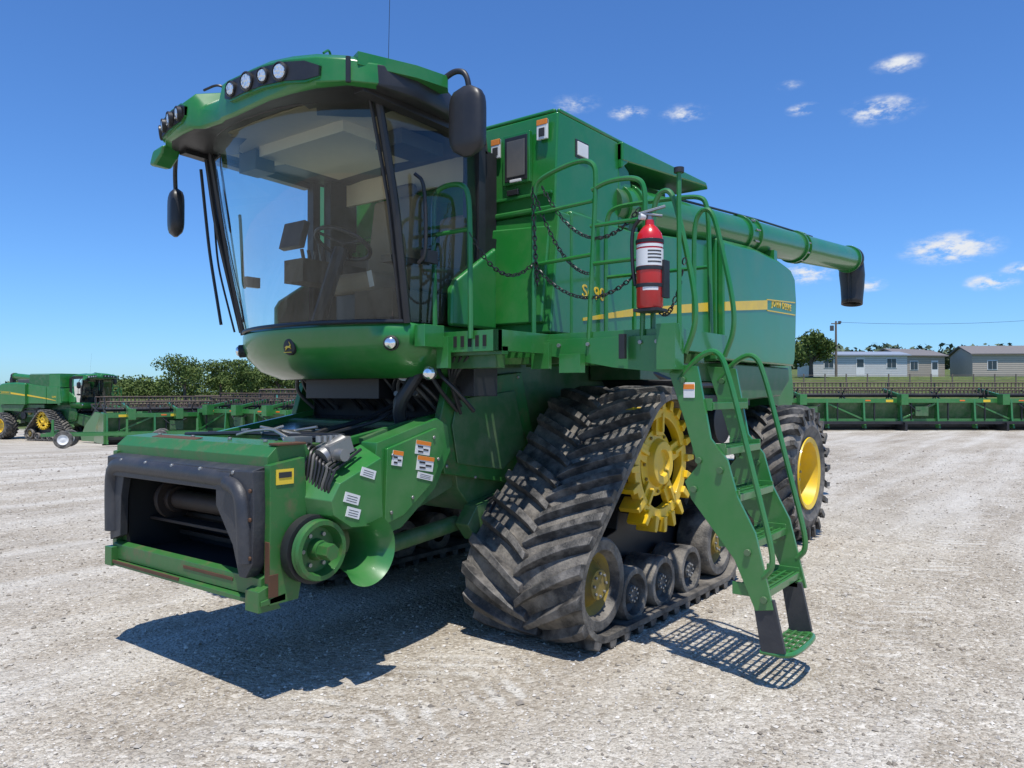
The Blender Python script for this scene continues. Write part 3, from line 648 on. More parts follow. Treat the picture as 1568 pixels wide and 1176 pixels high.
# --- platform
pf=MB('access_platform',CB)
def deck(x0,x1,y0,y1,z):
    n=int((y1-y0)/.055)
    for i in range(n+1): y=y0+(y1-y0)*i/n; pf.bb(x0,x1,y-.009,y+.009,z-.03,z,GREEND)
    m=int((x1-x0)/.12)
    for i in range(m+1): x=x0+(x1-x0)*i/m; pf.bb(x-.012,x+.012,y0,y1,z-.045,z-.031,GREEND)
deck(1.06,1.56,.98,1.36,2.0); deck(.30,1.02,1.40,2.24,1.99)
for (x0,x1,y0,y1) in((1.56,1.60,.90,1.40),(1.02,1.60,1.36,1.40),(1.02,1.06,1.38,2.30),(.25,.29,1.38,2.30),(.25,1.06,2.25,2.30)): pf.bb(x0,x1,y0,y1,1.90,2.03,GREEN)
pf.bb(1.50,1.56,.6,1.4,1.88,1.93,GREEND)
pf.poly([(.86,1.99),(2.3,1.99),(2.34,1.90),(2.28,1.76),(1.9,1.80),(1.45,1.88),(.86,1.88)],1.062,1.085,GREEN,axis='x')
pf.bb(.85,1.0,.8,2.2,1.84,1.90,GREEND); pf.bb(.4,.5,.8,2.2,1.84,1.90,GREEND)
pf.box((1.12,1.62,1.83),(.06,.16,.12),GREEN); pf.bb(1.02,1.14,2.22,2.34,1.78,2.05,GREEN); pf.bb(1.13,1.16,1.98,2.02,1.85,2.0,BLK)
pf.bb(1.085,1.12,1.30,1.44,1.80,1.97,GREEN); pf.bb(1.60,1.63,.92,1.02,1.80,2.0,GREEN)
for k in range(5): pf.bb(1.601,1.604,1.04+.06*k,1.07+.06*k,1.93,2.0,DARK)
for y in(1.1,1.5,1.72,2.09,2.2): pf.cyl((1.084,y,1.95),(1.10,y,1.95),.014,STEEL,n=6)
pf.finish(bevel=.004,segs=1)
rr=MB('handrails',CB); r=.017
X=1.07
rr.tube([(X,1.285,1.95),(X,1.285,3.02),(X,1.36,3.08),(X,1.64,3.14),(X,1.76,3.10),(X,1.77,2.98),(X,1.71,1.88)],r,GREEN)
for z in(2.50,2.84): rr.tube([(X,1.285,z),(X,1.735+.03*(z-2.5),z+.02)],r*.8,GREEN,rnd=0)
rr.tube([(X,1.74,2.93),(X,1.86,2.97),(X,2.06,2.96),(X,2.12,2.88),(X,2.09,1.90)],r,GREEN)
for z in(2.46,2.70): rr.tube([(X,1.73,z),(X,2.10,z)],r*.8,GREEN,rnd=0)
rr.tube([(1.62,.90,2.0),(1.62,.88,2.88),(1.62,.93,2.96),(1.62,1.12,2.96),(1.62,1.19,2.88),(1.62,1.20,1.98)],r,GREEN)
rr.tube([(1.62,.89,2.66),(1.62,1.195,2.66)],r*.8,GREEN,rnd=0)
rr.tube([(.28,1.38,1.98),(.28,1.38,2.94),(.28,1.45,3.02),(.28,2.12,3.0),(.28,2.18,2.92),(.28,2.20,1.95)],r,GREEN)
rr.tube([(.28,1.38,2.5),(.28,2.19,2.5)],r*.8,GREEN,rnd=0)
for x in(1.0,.40):
    rr.tube([(x,2.13,1.95),(x,2.13,2.78),(x,2.19,2.88),(x,2.27,2.84),(x,2.40,2.25),(x,2.41,2.05),(x,2.34,1.88)],r,GREEN)
    rr.tube([(x,2.30,1.72),(x,2.42,1.86),(x,2.55,1.90),(x,2.62,1.70),(x,2.87,.70),(x,2.80,.62)],r,GREEN)
rr.tube([(1.06,2.33,1.9),(1.06,2.33,2.94)],.015,GREEN,rnd=0); rr.cyl((1.06,2.33,2.94),(1.06,2.33,2.97),.03,BLK); 
rr.finish()
def link(mb,p,t,flip):
    t=t.normalized(); u=t.orthogonal().normalized(); w=t.cross(u)
    if flip: u=w
    P=[p+t*(.021*math.cos(a))+u*(.012*math.sin(a)) for a in [2*pi*i/8 for i in range(8)]]
    mb.tube(P,.0042,BLK,n=4,rnd=0,closed=True)
cn=MB('safety_chains',CB)
for (a,b,sag) in(((1.62,1.2,2.62),(1.07,1.29,2.52),.16),((1.07,1.36,3.0),(1.07,2.09,2.78),.26),((1.07,1.29,2.5),(1.07,2.09,2.4),.2),((1.07,1.3,2.95),(1.07,1.72,2.4),.12),((1.07,2.14,2.3),(1.02,2.36,2.5),.28),((1.09,1.29,3.0),(1.09,1.33,2.35),.05)):
    a=Vector(a);b=Vector(b); n=int(((b-a).length+sag*.8)/.032)
    pt=lambda t:a.lerp(b,t)-Vector((0,0,sag*4*t*(1-t)))
    for i in range(n): t=i/n; link(cn,pt(t),pt(min(1,t+.02))-pt(max(0,t-.02)),i%2)
cn.finish(recalc=False)
# --- ladder
ld=MB('boarding_ladder',CB)
pr=[(2.22,1.82),(2.42,1.80),(2.50,1.38),(2.60,1.26),(2.66,1.05),(2.76,.86),(2.86,.45),(2.76,.43),(2.64,.70),(2.38,1.02),(2.34,1.12),(2.42,1.22),(2.34,1.48)]
for x in(1.0,.40):
    ld.poly(pr,x-.012,x+.012,GREEN,axis='x')
    for (y,z) in((2.33,1.72),(2.43,1.25),(2.40,1.08),(2.56,1.2),(2.72,.75),(2.81,.50)): ld.cyl((x-.02,y,z),(x+.03,y,z),.02,GREEND,n=10)
stp=[(2.40,1.58),(2.48,1.32),(2.56,1.06),(2.64,.80),(2.72,.54)]
for (y,z) in stp:
    for k in range(4): ld.bb(.42,.98,y-.09+.05*k,y-.075+.05*k,z-.02,z+.004,GREEN)
    ld.bb(.42,.98,y+.085,y+.105,z-.035,z+.006,GREEN)
    for k in range(7): xx=.44+.52*k/6; ld.bb(xx-.006,xx+.006,y-.09,y+.09,z-.025,z-.005,GREEN)
    for x in(.415,.985): ld.bb(x-.008,x+.008,y-.1,y+.1,z-.04,z+.03,GREEN)
X0,X1=.50,.99
for x in(X1,X0):
    ld.poly([(2.74,.50),(2.86,.50),(2.92,.22),(2.79,.20)],x-.014,x+.014,BLKR,axis='x')
ld.bb(.40,X0+.014,2.76,2.84,.47,.50,GREEN)
for k in range(4): ld.bb(X0+.015,X1-.015,2.79+.04*k-.007,2.79+.04*k+.007,.19,.215,GREEN)
for k in range(6): xx=X0+.04+(X1-X0-.08)*k/5; ld.bb(xx-.006,xx+.006,2.78,2.93,.193,.207,GREEN)
ld.tube([(X1,2.78,.205),(X1,2.92,.205),(X1-.09,2.955,.205),(X0+.09,2.955,.205),(X0,2.92,.205),(X0,2.78,.205)],.016,GREEN)
ld.box((1.015,2.37,1.66),(.004,.07,.09),WHITE); ld.box((1.018,2.37,1.68),(.004,.07,.03),ORNG)
ld.box((1.05,2.20,1.80),(.06,.22,.04),STEEL)
ld.finish(bevel=.003,segs=1)
fn=MB('track_fender',CB)
rows=[]
for i in range(13):
    rows.append([( -.15-.72*math.cos(math.radians(-8+i*9)) , y, 1.16+.72*math.sin(math.radians(-8+i*9))) for y in(.85,1.3,1.62)])
fn.grid(rows[:8],BLK); fn.finish(solid=.012)
# ---------------------------------------------------------------- fire extinguisher
FE=empty('fire_extinguisher')
fe=MB('cylinder_body',FE); o=(1.16,2.19,2.14)
fe.lathe(o,(0,0,1),[(0,0),(0,.070),(.012,.078),(.40,.078),(.44,.070),(.475,.045),(.49,.028),(.52,.026)],RED,n=36)
fe.lathe(o,(0,0,1),[(.245,.0785),(.245,.0795),(.345,.0795),(.345,.0785)],WHITE,n=36,a0=-1.5,a1=1.5,up=(.85,.5,0)); fe.lathe(o,(0,0,1),[(.355,.0785),(.355,.0795),(.372,.0795),(.372,.0785)],WHITE,n=36,a0=-1.3,a1=1.3,up=(.85,.5,0))
for dz in(.262,.285,.305,.325): fe.lathe(o,(0,0,1),[(dz,.080),(dz,.0808),(dz+.008,.0808),(dz+.008,.080)],INK,n=20,a0=-.2,a1=.9,up=(.85,.5,0))
fe.lathe(o,(0,0,1),[(.10,.0785),(.115,.0795),(.125,.0785)],WHITE,n=20,a0=-.6,a1=.6,up=(.85,.5,0))
fe.finish()
fh=MB('valve_and_bracket',FE)
fh.cyl((1.16,2.19,2.655),(1.16,2.19,2.70),.022,STEEL,n=12); fh.box((1.17,2.21,2.715),(.03,.16,.014),STEEL,rot=(15,0,30)); fh.box((1.17,2.20,2.69),(.03,.14,.012),STEEL,rot=(-8,0,30)); fh.cyl((1.18,2.17,2.68),(1.21,2.15,2.68),.02,WHITE,n=12)
fh.tube([(1.16,2.13,2.68),(1.16,2.07,2.62),(1.17,2.08,2.4),(1.17,2.10,2.28)],.012,BLK,n=6)
for z in(2.26,2.52,2.36): fh.lathe((1.16,2.19,z),(0,0,1),[(0,.079),(0,.083),(.022,.083),(.022,.079)],BLK,n=30)
fh.bb(1.075,1.09,2.14,2.22,2.12,2.6,BLK); fh.bb(1.09,1.16,2.262,2.285,2.2,2.42,BLK); fh.bb(1.09,1.22,2.11,2.27,2.12,2.138,BLK)
fh.finish(bevel=.002,segs=1)
# ---------------------------------------------------------------- second combine in yard
def dup(root,name,loc,rz,sc=1):
    e=empty(name,loc,rz); e.scale=(sc,)*3
    for c in root.children_recursive:
        k=c.copy(); COL.objects.link(k); k.parent=e
    return e
dup(CB,'combine_harvester',site(-24.6,43),math.radians(104))
# ---------------------------------------------------------------- grain header
def header(name,loc,rz,L=12.6,reel=True):
    H=empty(name,loc,rz); m=MB('header_frame',H)
    m.bb(-L/2,L/2,-.14,0,1.18,1.36,GREEN)
    m.poly([(.02,1.18),(.05,1.18),(.35,.40),(.30,.36)],-L/2,L/2,GREEND,axis='x'); m.bb(-L/2,L/2,-.06,.06,.36,.50,GREEN)
    m.bb(-L/2,L/2,.30,1.5,.14,.32,BLK)
    m.bb(-L/2,L/2,-.45,-.33,.28,.40,BLK); m.bb(-L/2,L/2,.75,.87,.0,.12,BLK)
    n=int(L/1.55)
    for i in range(n+1):
        x=-L/2+L*i/n
        m.poly([(-.14,1.34),(-.02,1.34),(.10,.40),(-.05,.10),(-.32,.10),(-.20,.5)],x-.04,x+.04,GREEN,axis='x')
        if i<n:
            if i%2==0: m.box((x+L/n*.5,-.06,.82),(L/n*1.05,.05,.07),GREEN,rot=(0,24 if i%4 else -24,0))
            m.bb(x+.45,x+.50,-.10,-.04,.45,1.2,BLK)
            if i%3==1: m.bb(x+.6,x+1.15,-.20,-.05,.62,1.02,GREEND); m.tube([(x+.3,-.1,1.15),(x+.7,-.2,.8),(x+1.3,-.1,1.1)],.025,BLK,n=5)
    for s in(-1,1):
        m.poly([(-.1,.1),(-.1,1.35),(.5,1.4),(1.5,.8),(2.0,.25),(1.9,.08)],s*L/2,s*(L/2+.12),GREEN,axis='x')
    for xx in(-L*.34,0,L*.34):
        m.box((xx,.6,1.6),(.10,1.7,.12),GREEN,rot=(10,0,0)); m.bb(xx-.15,xx+.15,-.5,-.1,1.1,1.55,GREEN)
        m.bb(xx-.05,xx+.05,-.6,.6,.0,.36,BLK)
    for x in(-L*.35,-L*.12,L*.2,L*.4): m.bb(x,x+.22,-.15,-.141,1.25,1.30,AMBER)
    for x in(-L*.42,-L*.05,L*.28): m.bb(x,x+.3,-.15,-.141,1.21,1.31,YLAB)
    m.finish(bevel=.01,segs=1)
    if reel:
        r=MB('reel',H); cy,cz,rad=.95,1.50,.55
        r.cyl((-L/2+.1,cy,cz),(L/2-.1,cy,cz),.09,BLK,n=12)
        for k in range(6):
            a=2*pi*k/6+.4; y=cy+rad*math.cos(a); z=cz+rad*math.sin(a)
            r.cyl((-L/2+.1,y,z),(L/2-.1,y,z),.03,TINE,n=6)
            m_=int(L/.17)
            for i in range(m_):
                x=-L/2+.15+(L-.3)*i/(m_-1); r.box((x,y,z-.14),(.035,.02,.28),TINE)
        for i in range(7):
            x=-L/2+.1+(L-.2)*i/6
            for k in range(6):
                a=2*pi*k/6+.4; r.box((x,cy+rad/2*math.cos(a),cz+rad/2*math.sin(a)),(.03,rad,.06),BLK,rot=(math.degrees(a),0,0))
        r.finish()
    return H
h1=header('grain_header',site(16.6,33),RA)
h2=header('grain_header',site(-14.6,33.5),RA+math.radians(38),L=5.5)
dup(h2,'grain_header',site(-11.2,32),RA-math.radians(30),.95)
dup(h2,'grain_header',site(-16.4,38),RA-math.radians(12),1.0)
dup(h2,'grain_header',site(-12.6,37.5),RA+math.radians(65),1.0)
dup(h2,'grain_header',site(-9.0,36),RA+math.radians(20),1.0)
dup(h2,'grain_header',site(-6.5,33),RA-math.radians(45),.9)
dup(h2,'grain_header',site(-18.5,41),RA+math.radians(50),1.15)
dup(h2,'grain_header',site(-13.0,42),RA-math.radians(40),1.2)
dup(h1,'grain_header',site(1,42),RA)
tr=empty('header_trailer',site(-15.4,30.8),RA+.35); t=MB('trailer_frame',tr)
t.bb(-3,3,-.06,.06,.45,.57,GREEN); t.bb(-3,3,.8,.92,.45,.57,GREEN)
for x in(-2.6,0,2.6): t.bb(x-.05,x+.05,-.06,.92,.57,.67,GREEN); t.bb(x-.04,x+.04,-.04,.04,.5,1.1,GREEN)
for x in(1.2,-2.2):
    for y in(-.2,1.05): 
        t.lathe((x,y-.1,.33),(0,1,0),[(0,.2),(0,.32),(.03,.34),(.17,.34),(.2,.32),(.2,.2)],RUB,n=24); t.lathe((x,y-.11,.33),(0,1,0),[(0,.2),(.04,.12),(.02,0)],WHITE,n=20)
t.finish()
# ---------------------------------------------------------------- houses
WALL1=simple('vinyl_siding_white',(.62,.62,.60),.7,dirt=.15); WALL2=simple('vinyl_siding_beige',(.42,.36,.29),.7,dirt=.15); WALL3=simple('vinyl_siding_tan',(.50,.43,.35),.7,dirt=.15)
ROOF1=simple('metal_roof_grey',(.26,.30,.36),.5,dirt=.2); ROOF2=simple('shingle_roof',(.16,.15,.15),.9,dirt=.3,scale=6)
WIN=simple('window_glass_dark',(.03,.04,.05),.1,dirt=0)
def house(name,loc,rz,L,W,H,rh,wall,roof):
    E=empty(name,loc,rz); w=MB('walls',E); w.bb(-L/2,L/2,-W/2,W/2,-.6,H,wall)
    w.poly([(-W/2,H),(W/2,H),(0,H+rh-.06)],-L/2,L/2,wall,axis='x')
    for k in range(int(H/.22)): w.bb(-L/2,L/2,-W/2-.012,-W/2,k*.22,k*.22+.015,GREY)
    w.finish()
    r=MB('roof',E); o=.3
    r.poly([(-W/2-o,H-.02),(0,H+rh),(W/2+o,H-.02),(W/2+o,H+.10),(0,H+rh+.14),(-W/2-o,H+.10)],-L/2-o,L/2+o,roof,axis='x'); r.finish()
    d=MB('windows_and_door',E); n=max(2,int(L/3))
    for i in range(n):
        x=-L/2+L*(i+.5)/n
        if i==n//2: d.bb(x-.45,x+.45,-W/2-.04,-W/2,.1,2.1,WHITE); d.bb(x-.35,x+.35,-W/2-.06,-W/2-.04,1.1,1.9,WIN); continue
        d.bb(x-.55,x+.55,-W/2-.04,-W/2,.95,2.05,WHITE); d.bb(x-.47,x-.02,-W/2-.06,-W/2-.04,1.03,1.97,WIN); d.bb(x+.02,x+.47,-W/2-.06,-W/2-.04,1.03,1.97,WIN)
    d.finish(); return E
house('mobile_home',site(37.0,84),RA,10.0,4.5,2.3,.4,WALL1,ROOF1)
house('mobile_home',site(47.5,92),RA+.2,5.5,5,2.6,.7,WALL2,ROOF2)
house('mobile_home',site(57.0,90),RA-.1,8.5,5.5,2.7,1.0,WALL3,ROOF2)
house('mobile_home',site(53,104),RA+.4,7,5,3.1,1.0,WALL2,ROOF2)
house('mobile_home',site(68,94),RA,9,5,2.8,1.0,WALL2,ROOF2)
WOOD=simple('weathered_wood',(.16,.13,.10),.9,dirt=.3)
fen=MB('pipe_fence'); 
prev=None
for i in range(46):
    p=site(14+i*1.6,58); fen.cyl(p-Vector((0,0,.1)),p+Vector((0,0,1.4)),.05,WOOD,n=6)
    if prev is not None:
        for z in(.3,.6,.9,1.3): fen.cyl(prev+Vector((0,0,z)),p+Vector((0,0,z)),.02,WOOD,n=5)
    prev=p
fen.finish()
UP=empty('utility_pole',site(31.6,75)); up=MB('pole',UP); up.cyl((0,0,0),(0,0,5.4),.13,WOOD,r2=.09,n=10); up.box((0,0,5.15),(.9,.1,.1),WOOD,rot=(0,0,math.degrees(RA))); up.box((.3,-.3,4.7),(.3,.3,.5),GREY); up.box((-.2,.3,5.3),(.25,.25,.2),GREY); up.finish()
a=site(31.6,75)+Vector((0,0,5.3)); b=site(75,80)+Vector((0,0,8.6)); pw=MB('power_line')
pw.tube([a.lerp(b,t/12)-Vector((0,0,1.2*4*(t/12)*(1-t/12))) for t in range(13)],.018,BLK,n=4,rnd=0); pw.finish()
# ---------------------------------------------------------------- foliage
def leafmat(name,c1,c2):
    m,nt,b=newmat(name); L=nt.links.new; g=N(nt,'ShaderNodeNewGeometry'); r=N(nt,'ShaderNodeValToRGB')
    r.color_ramp.elements[0].color=(*c1,1); r.color_ramp.elements[1].color=(*c2,1)
    L(g.outputs['Random Per Island'],r.inputs['Fac']); L(r.outputs['Color'],b.inputs['Base Color']); b.inputs['Roughness'].default_value=.7
    b.inputs['Specular IOR Level'].default_value=.2; return m
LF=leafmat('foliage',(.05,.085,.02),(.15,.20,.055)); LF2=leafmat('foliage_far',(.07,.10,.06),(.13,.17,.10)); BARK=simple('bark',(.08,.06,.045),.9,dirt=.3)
def leaves(cl,size):
    V=[];F=[]
    c=0
    for (ctr,rad,n) in cl:
        d=np.random.normal(size=(n,3)); d/=np.linalg.norm(d,axis=1)[:,None]; rr=np.random.rand(n)**.4
        P=np.array(ctr)+d*rr[:,None]*np.array(rad)
        a=np.random.normal(size=(n,3)); a/=np.linalg.norm(a,axis=1)[:,None]; b=np.cross(a,np.random.normal(size=(n,3))); b/=np.linalg.norm(b,axis=1)[:,None]
        s=size*(.6+.8*np.random.rand(n))[:,None]
        q=np.stack([P-a*s,P-b*s*.6,P+a*s,P+b*s*.6],1).reshape(-1,3); V.append(q)
        F.append(np.arange(n*4).reshape(-1,4)+c); c+=n*4
    return np.concatenate(V),np.concatenate(F)
def foliage(name,cl,size,mat,parent=None):
    V,F=leaves(cl,size); me=bpy.data.meshes.new(name); me.from_pydata(V.tolist(),[],F.tolist()); me.materials.append(mat)
    o=bpy.data.objects.new(name,me); COL.objects.link(o)
    if parent: o.parent=parent
    return o
random.seed(11)
cl=[]
for i in range(230):
    u=-104+i*.52+random.uniform(-.5,.5); v=118+random.uniform(-6,8); p=site(u,v); hgt=random.uniform(2.2,3.6)*(1.6 if -52<u<-30 else 1)*(.8 if u<-70 else 1)
    for k in range(3): cl.append(((p.x+random.uniform(-1.4,1.4),p.y+random.uniform(-1.4,1.4),p.z+hgt*(.2+.3*k)),(1.8,1.8,hgt*.28),100))
foliage('distant_tree_line',cl,.21,LF)
cl=[]
for i in range(260):
    u=-10+i*1.7; v=400+random.uniform(-25,25); p=site(u,v); hgt=random.uniform(9,14)
    cl.append(((p.x,p.y,p.z+hgt*.3),(7,7,hgt*.5),60)); cl.append(((p.x+2,p.y,p.z+hgt*.65),(5,5,hgt*.35),40))
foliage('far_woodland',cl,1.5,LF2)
def tree(u,v,h,w):
    p=site(u,v); E=empty('broadleaf_tree',p); t=MB('trunk',E); t.cyl((0,0,-.2),(0,0,h*.45),.22,BARK,r2=.12,n=10)
    cl=[]
    for k in range(11):
        a=random.uniform(0,6.28); q=Vector((math.cos(a)*w*random.uniform(.2,.8),math.sin(a)*w*random.uniform(.2,.8),h*random.uniform(.30,.9)))
        t.cyl((0,0,h*random.uniform(.25,.42)),q,.08,BARK,r2=.02,n=6); cl.append((tuple(q),(w*.45,w*.45,h*.16),240))
    t.finish(); foliage('crown',cl,.15,LF,E)
tree(28.0,72,4.6,2.3); tree(30.3,78,4.9,2.2); tree(26.0,80,5,2.5)
tree(-42.5,100,6.0,3.4); tree(-39.0,103,5.4,3.2); tree(-35.5,101,5.6,3.0); tree(-31.5,104,4.8,3.0)
# ---------------------------------------------------------------- ground
vv=[-600,-200,-80,-40]+list(np.arange(-20,62,2.0))+[66,70,74,78,84,90,100,110,120,140,170,200,250,300,350,400,430,500,700,1000,2000]
uu=[-2000,-900,-400,-200,-120,-90,-70,-50]+list(np.arange(-40,42,2.0))+[46,50,60,75,90,120,160,220,350,500,900,2000]
V=[];F=[]
for v in vv:
    for u in uu:
        p=site(u,v); V.append((p.x,p.y,p.z))
nu=len(uu)
for i in range(len(vv)-1):
    for j in range(nu-1): F.append((i*nu+j,i*nu+j+1,(i+1)*nu+j+1,(i+1)*nu+j))
me=bpy.data.meshes.new('ground'); me.from_pydata(V,[],F); me.update()
bm=bmesh.new(); bm.from_mesh(me); bm.faces.ensure_lookup_table()
if sum(f.normal.z for f in bm.faces)<0: bmesh.ops.reverse_faces(bm,faces=bm.faces)
bm.to_mesh(me); bm.free()
me.polygons.foreach_set('use_smooth',[True]*len(me.polygons))
gm,nt,b=newmat('gravel_and_grass'); L=nt.links.new
tc=N(nt,'ShaderNodeTexCoord'); O=tc.outputs['Object']
def noise(sc,det=5,ro=.6,vec=None):
    n=N(nt,'ShaderNodeTexNoise'); n.inputs['Scale'].default_value=sc; n.inputs['Detail'].default_value=det; n.inputs['Roughness'].default_value=ro; L(vec or O,n.inputs['Vector']); return n.outputs['Fac']
def vor(sc,out='Distance'):
    n=N(nt,'ShaderNodeTexVoronoi'); n.inputs['Scale'].default_value=sc; L(O,n.inputs['Vector']); return n
def math_(op,a,b_=None,c=None):
    n=N(nt,'ShaderNodeMath',operation=op)
    for i,x in enumerate((a,b_,c)):
        if x is None: continue
        if isinstance(x,(int,float)): n.inputs[i].default_value=x
        else: L(x,n.inputs[i])
    return n.outputs[0]
def ramp(f,stops):
    r=N(nt,'ShaderNodeValToRGB'); els=r.color_ramp.elements
    while len(els)<len(stops): els.new(.5)
    for e_,(p_,c_) in zip(els,stops): e_.position=p_; e_.color=(*c_,1)
    L(f,r.inputs['Fac']); return r.outputs['Color']
def mixc(f,a,b_,mode='MIX'):
    n=N(nt,'ShaderNodeMix',data_type='RGBA',blend_type=mode)
    for nm,x in(('Factor',f),('A',a),('B',b_)):
        if isinstance(x,(int,float)): n.inputs[nm].default_value=x
        elif isinstance(x,tuple): n.inputs[nm].default_value=(*x,1)
        else: L(x,n.inputs[nm])
    return n.outputs['Result']
v1=vor(34); v2=vor(80); v3=vor(14)
sc1=N(nt,'ShaderNodeSeparateColor'); L(v1.outputs['Color'],sc1.inputs[0]); sc2=N(nt,'ShaderNodeSeparateColor'); L(v2.outputs['Color'],sc2.inputs[0])
stone=ramp(sc1.outputs[0],[(0,(.20,.17,.135)),(.3,(.40,.36,.30)),(.7,(.51,.475,.41)),(1,(.72,.69,.63))])
grit=ramp(sc2.outputs[0],[(0,(.24,.205,.16)),(.6,(.46,.42,.355)),(1,(.62,.59,.53))])
base=mixc(math_('GREATER_THAN',noise(9,3),.5),grit,stone)
big=noise(.35,4,.6); fine=noise(2.2,5,.7)
base=mixc(.28,base,ramp(big,[(.35,(.42,.365,.29)),(.6,(.57,.53,.46))]))
base=mixc(1.0,base,ramp(big,[(.3,(.84,.82,.79)),(.5,(.99,.97,.94)),(.72,(1.10,1.10,1.09))]),'MULTIPLY')
base=mixc(1.0,base,ramp(fine,[(.3,(.80,.785,.76)),(.6,(1.03,1.03,1.02))]),'MULTIPLY')
sep=N(nt,'ShaderNodeSeparateXYZ'); L(O,sep.inputs[0]); X_,Y_=sep.outputs[0],sep.outputs[1]
def streak(rot,sx,sy,amt,base,lo=.50,hi=.64,col=(.68,.655,.59),ns=1.0):
    mp=N(nt,'ShaderNodeMapping'); mp.inputs['Rotation'].default_value=(0,0,math.radians(rot)); mp.inputs['Scale'].default_value=(sx,sy,1); L(O,mp.inputs['Vector'])
    s_=ramp(noise(ns,5,.6,mp.outputs[0]),[(lo,(0,0,0)),(hi,(1,1,1))]); q=N(nt,'ShaderNodeSeparateColor'); L(s_,q.inputs[0])
    return mixc(math_('MULTIPLY',q.outputs[0],amt),base,col)
base=streak(35,.12,1.1,.42,base); base=streak(-8,.10,1.3,.38,base); base=streak(60,.2,1.6,.22,base,col=(.30,.25,.19))
def chev(yc,half,x0,x1,pitch,skew,amp):
    wob=math_('MULTIPLY',math_('SUBTRACT',big,.5),.5)
    dy=math_('ABSOLUTE',math_('SUBTRACT',math_('ADD',Y_,wob),yc)); ph=math_('FRACT',math_('DIVIDE',math_('ADD',X_,math_('ADD',math_('MULTIPLY',dy,skew),math_('MULTIPLY',fine,.16))),pitch))
    bar=N(nt,'ShaderNodeMapRange',interpolation_type='SMOOTHSTEP'); bar.inputs['From Min'].default_value=.34; bar.inputs['From Max'].default_value=.10; L(math_('ABSOLUTE',math_('SUBTRACT',ph,.5)),bar.inputs['Value'])
    m_=math_('MULTIPLY',bar.outputs['Result'],math_('LESS_THAN',dy,half)); m_=math_('MULTIPLY',m_,math_('GREATER_THAN',X_,x0)); m_=math_('MULTIPLY',m_,math_('LESS_THAN',X_,x1))
    pt=N(nt,'ShaderNodeMapRange',interpolation_type='SMOOTHSTEP'); pt.inputs['From Min'].default_value=.42; pt.inputs['From Max'].default_value=.62; L(noise(1.9,6,.72),pt.inputs['Value'])
    return math_('MULTIPLY',m_,math_('MULTIPLY',pt.outputs['Result'],amp))
imp=math_('MAXIMUM',chev(1.34,.46,1.3,6,.15,-.55,.62),chev(2.9,.40,-9,0.2,.17,.6,.5))
base=mixc(imp,base,(.69,.665,.60))
du=N(nt,'ShaderNodeVectorMath',operation='DOT_PRODUCT'); L(O,du.inputs[0]); du.inputs[1].default_value=(R.x,R.y,0)
dv_=N(nt,'ShaderNodeVectorMath',operation='DOT_PRODUCT'); L(O,dv_.inputs[0]); dv_.inputs[1].default_value=(D.x,D.y,0)
u0=C0.dot(R); v0=C0.dot(D)
val=math_('ADD',math_('SUBTRACT',dv_.outputs['Value'],v0),math_('MULTIPLY',math_('SUBTRACT',du.outputs['Value'],u0),.35))
val=math_('ADD',val,math_('MULTIPLY',noise(.25,3),3))
gmask=N(nt,'ShaderNodeMapRange'); gmask.inputs['From Min'].default_value=42.5; gmask.inputs['From Max'].default_value=44.5; L(val,gmask.inputs['Value'])
grass=ramp(noise(1.2,6,.7),[(.3,(.05,.075,.02)),(.55,(.11,.14,.04)),(.8,(.22,.20,.09))])
base=mixc(gmask.outputs['Result'],base,grass)
L(base,b.inputs['Base Color']); b.inputs['Roughness'].default_value=.92; b.inputs['Specular IOR Level'].default_value=.2
hgt=math_('ADD',math_('MULTIPLY',v1.outputs['Distance'],-1.0),math_('ADD',math_('MULTIPLY',v2.outputs['Distance'],-.5),math_('ADD',math_('MULTIPLY',v3.outputs['Distance'],-.6),math_('MULTIPLY',fine,2.8))))
hgt=math_('ADD',hgt,math_('MULTIPLY',imp,-1.1))
bp=N(nt,'ShaderNodeBump'); bp.inputs['Strength'].default_value=.85; bp.inputs['Distance'].default_value=.02; L(hgt,bp.inputs['Height']); L(bp.outputs['Normal'],b.inputs['Normal'])
me.materials.append(gm); go=bpy.data.objects.new('ground',me); COL.objects.link(go)
sm,nt2,b2=newmat('stone'); g=N(nt2,'ShaderNodeNewGeometry'); r_=N(nt2,'ShaderNodeValToRGB'); r_.color_ramp.elements[0].color=(.20,.17,.135,1); r_.color_ramp.elements[1].color=(.68,.64,.57,1)
nt2.links.new(g.outputs['Random Per Island'],r_.inputs['Fac']); nt2.links.new(r_.outputs['Color'],b2.inputs['Base Color']); b2.inputs['Roughness'].default_value=.9
n=60000
v=1.9+ (np.random.rand(n)**1.6)*20; u=(np.random.rand(n)*2-1)*(v*.8+.5)
px=C0.x+D.x*v+R.x*u; py=C0.y+D.y*v+R.y*u
s=np.random.lognormal(math.log(.0068),.45,n)*(.75+v*.035); s=np.minimum(s,.020+.0006*v)
oc=np.array([(1,0,0),(0,1,0),(-1,0,0),(0,-1,0),(0,0,1),(0,0,-1)],float)
ocf=np.array([(0,1,4),(1,2,4),(2,3,4),(3,0,4),(1,0,5),(2,1,5),(3,2,5),(0,3,5)])
ang=np.random.rand(n)*6.28; P=oc[None]*(.7+.6*np.random.rand(n,6,1))+np.random.normal(size=(n,6,3))*.15; P[:,:,2]*=.65
ca,sa=np.cos(ang)[:,None],np.sin(ang)[:,None]; x_=P[:,:,0]*ca-P[:,:,1]*sa; y_=P[:,:,0]*sa+P[:,:,1]*ca
VV=np.stack([x_*s[:,None]+px[:,None],y_*s[:,None]+py[:,None],P[:,:,2]*s[:,None]+(np.array(gh(px,py))+s*.25)[:,None]],2).reshape(-1,3)
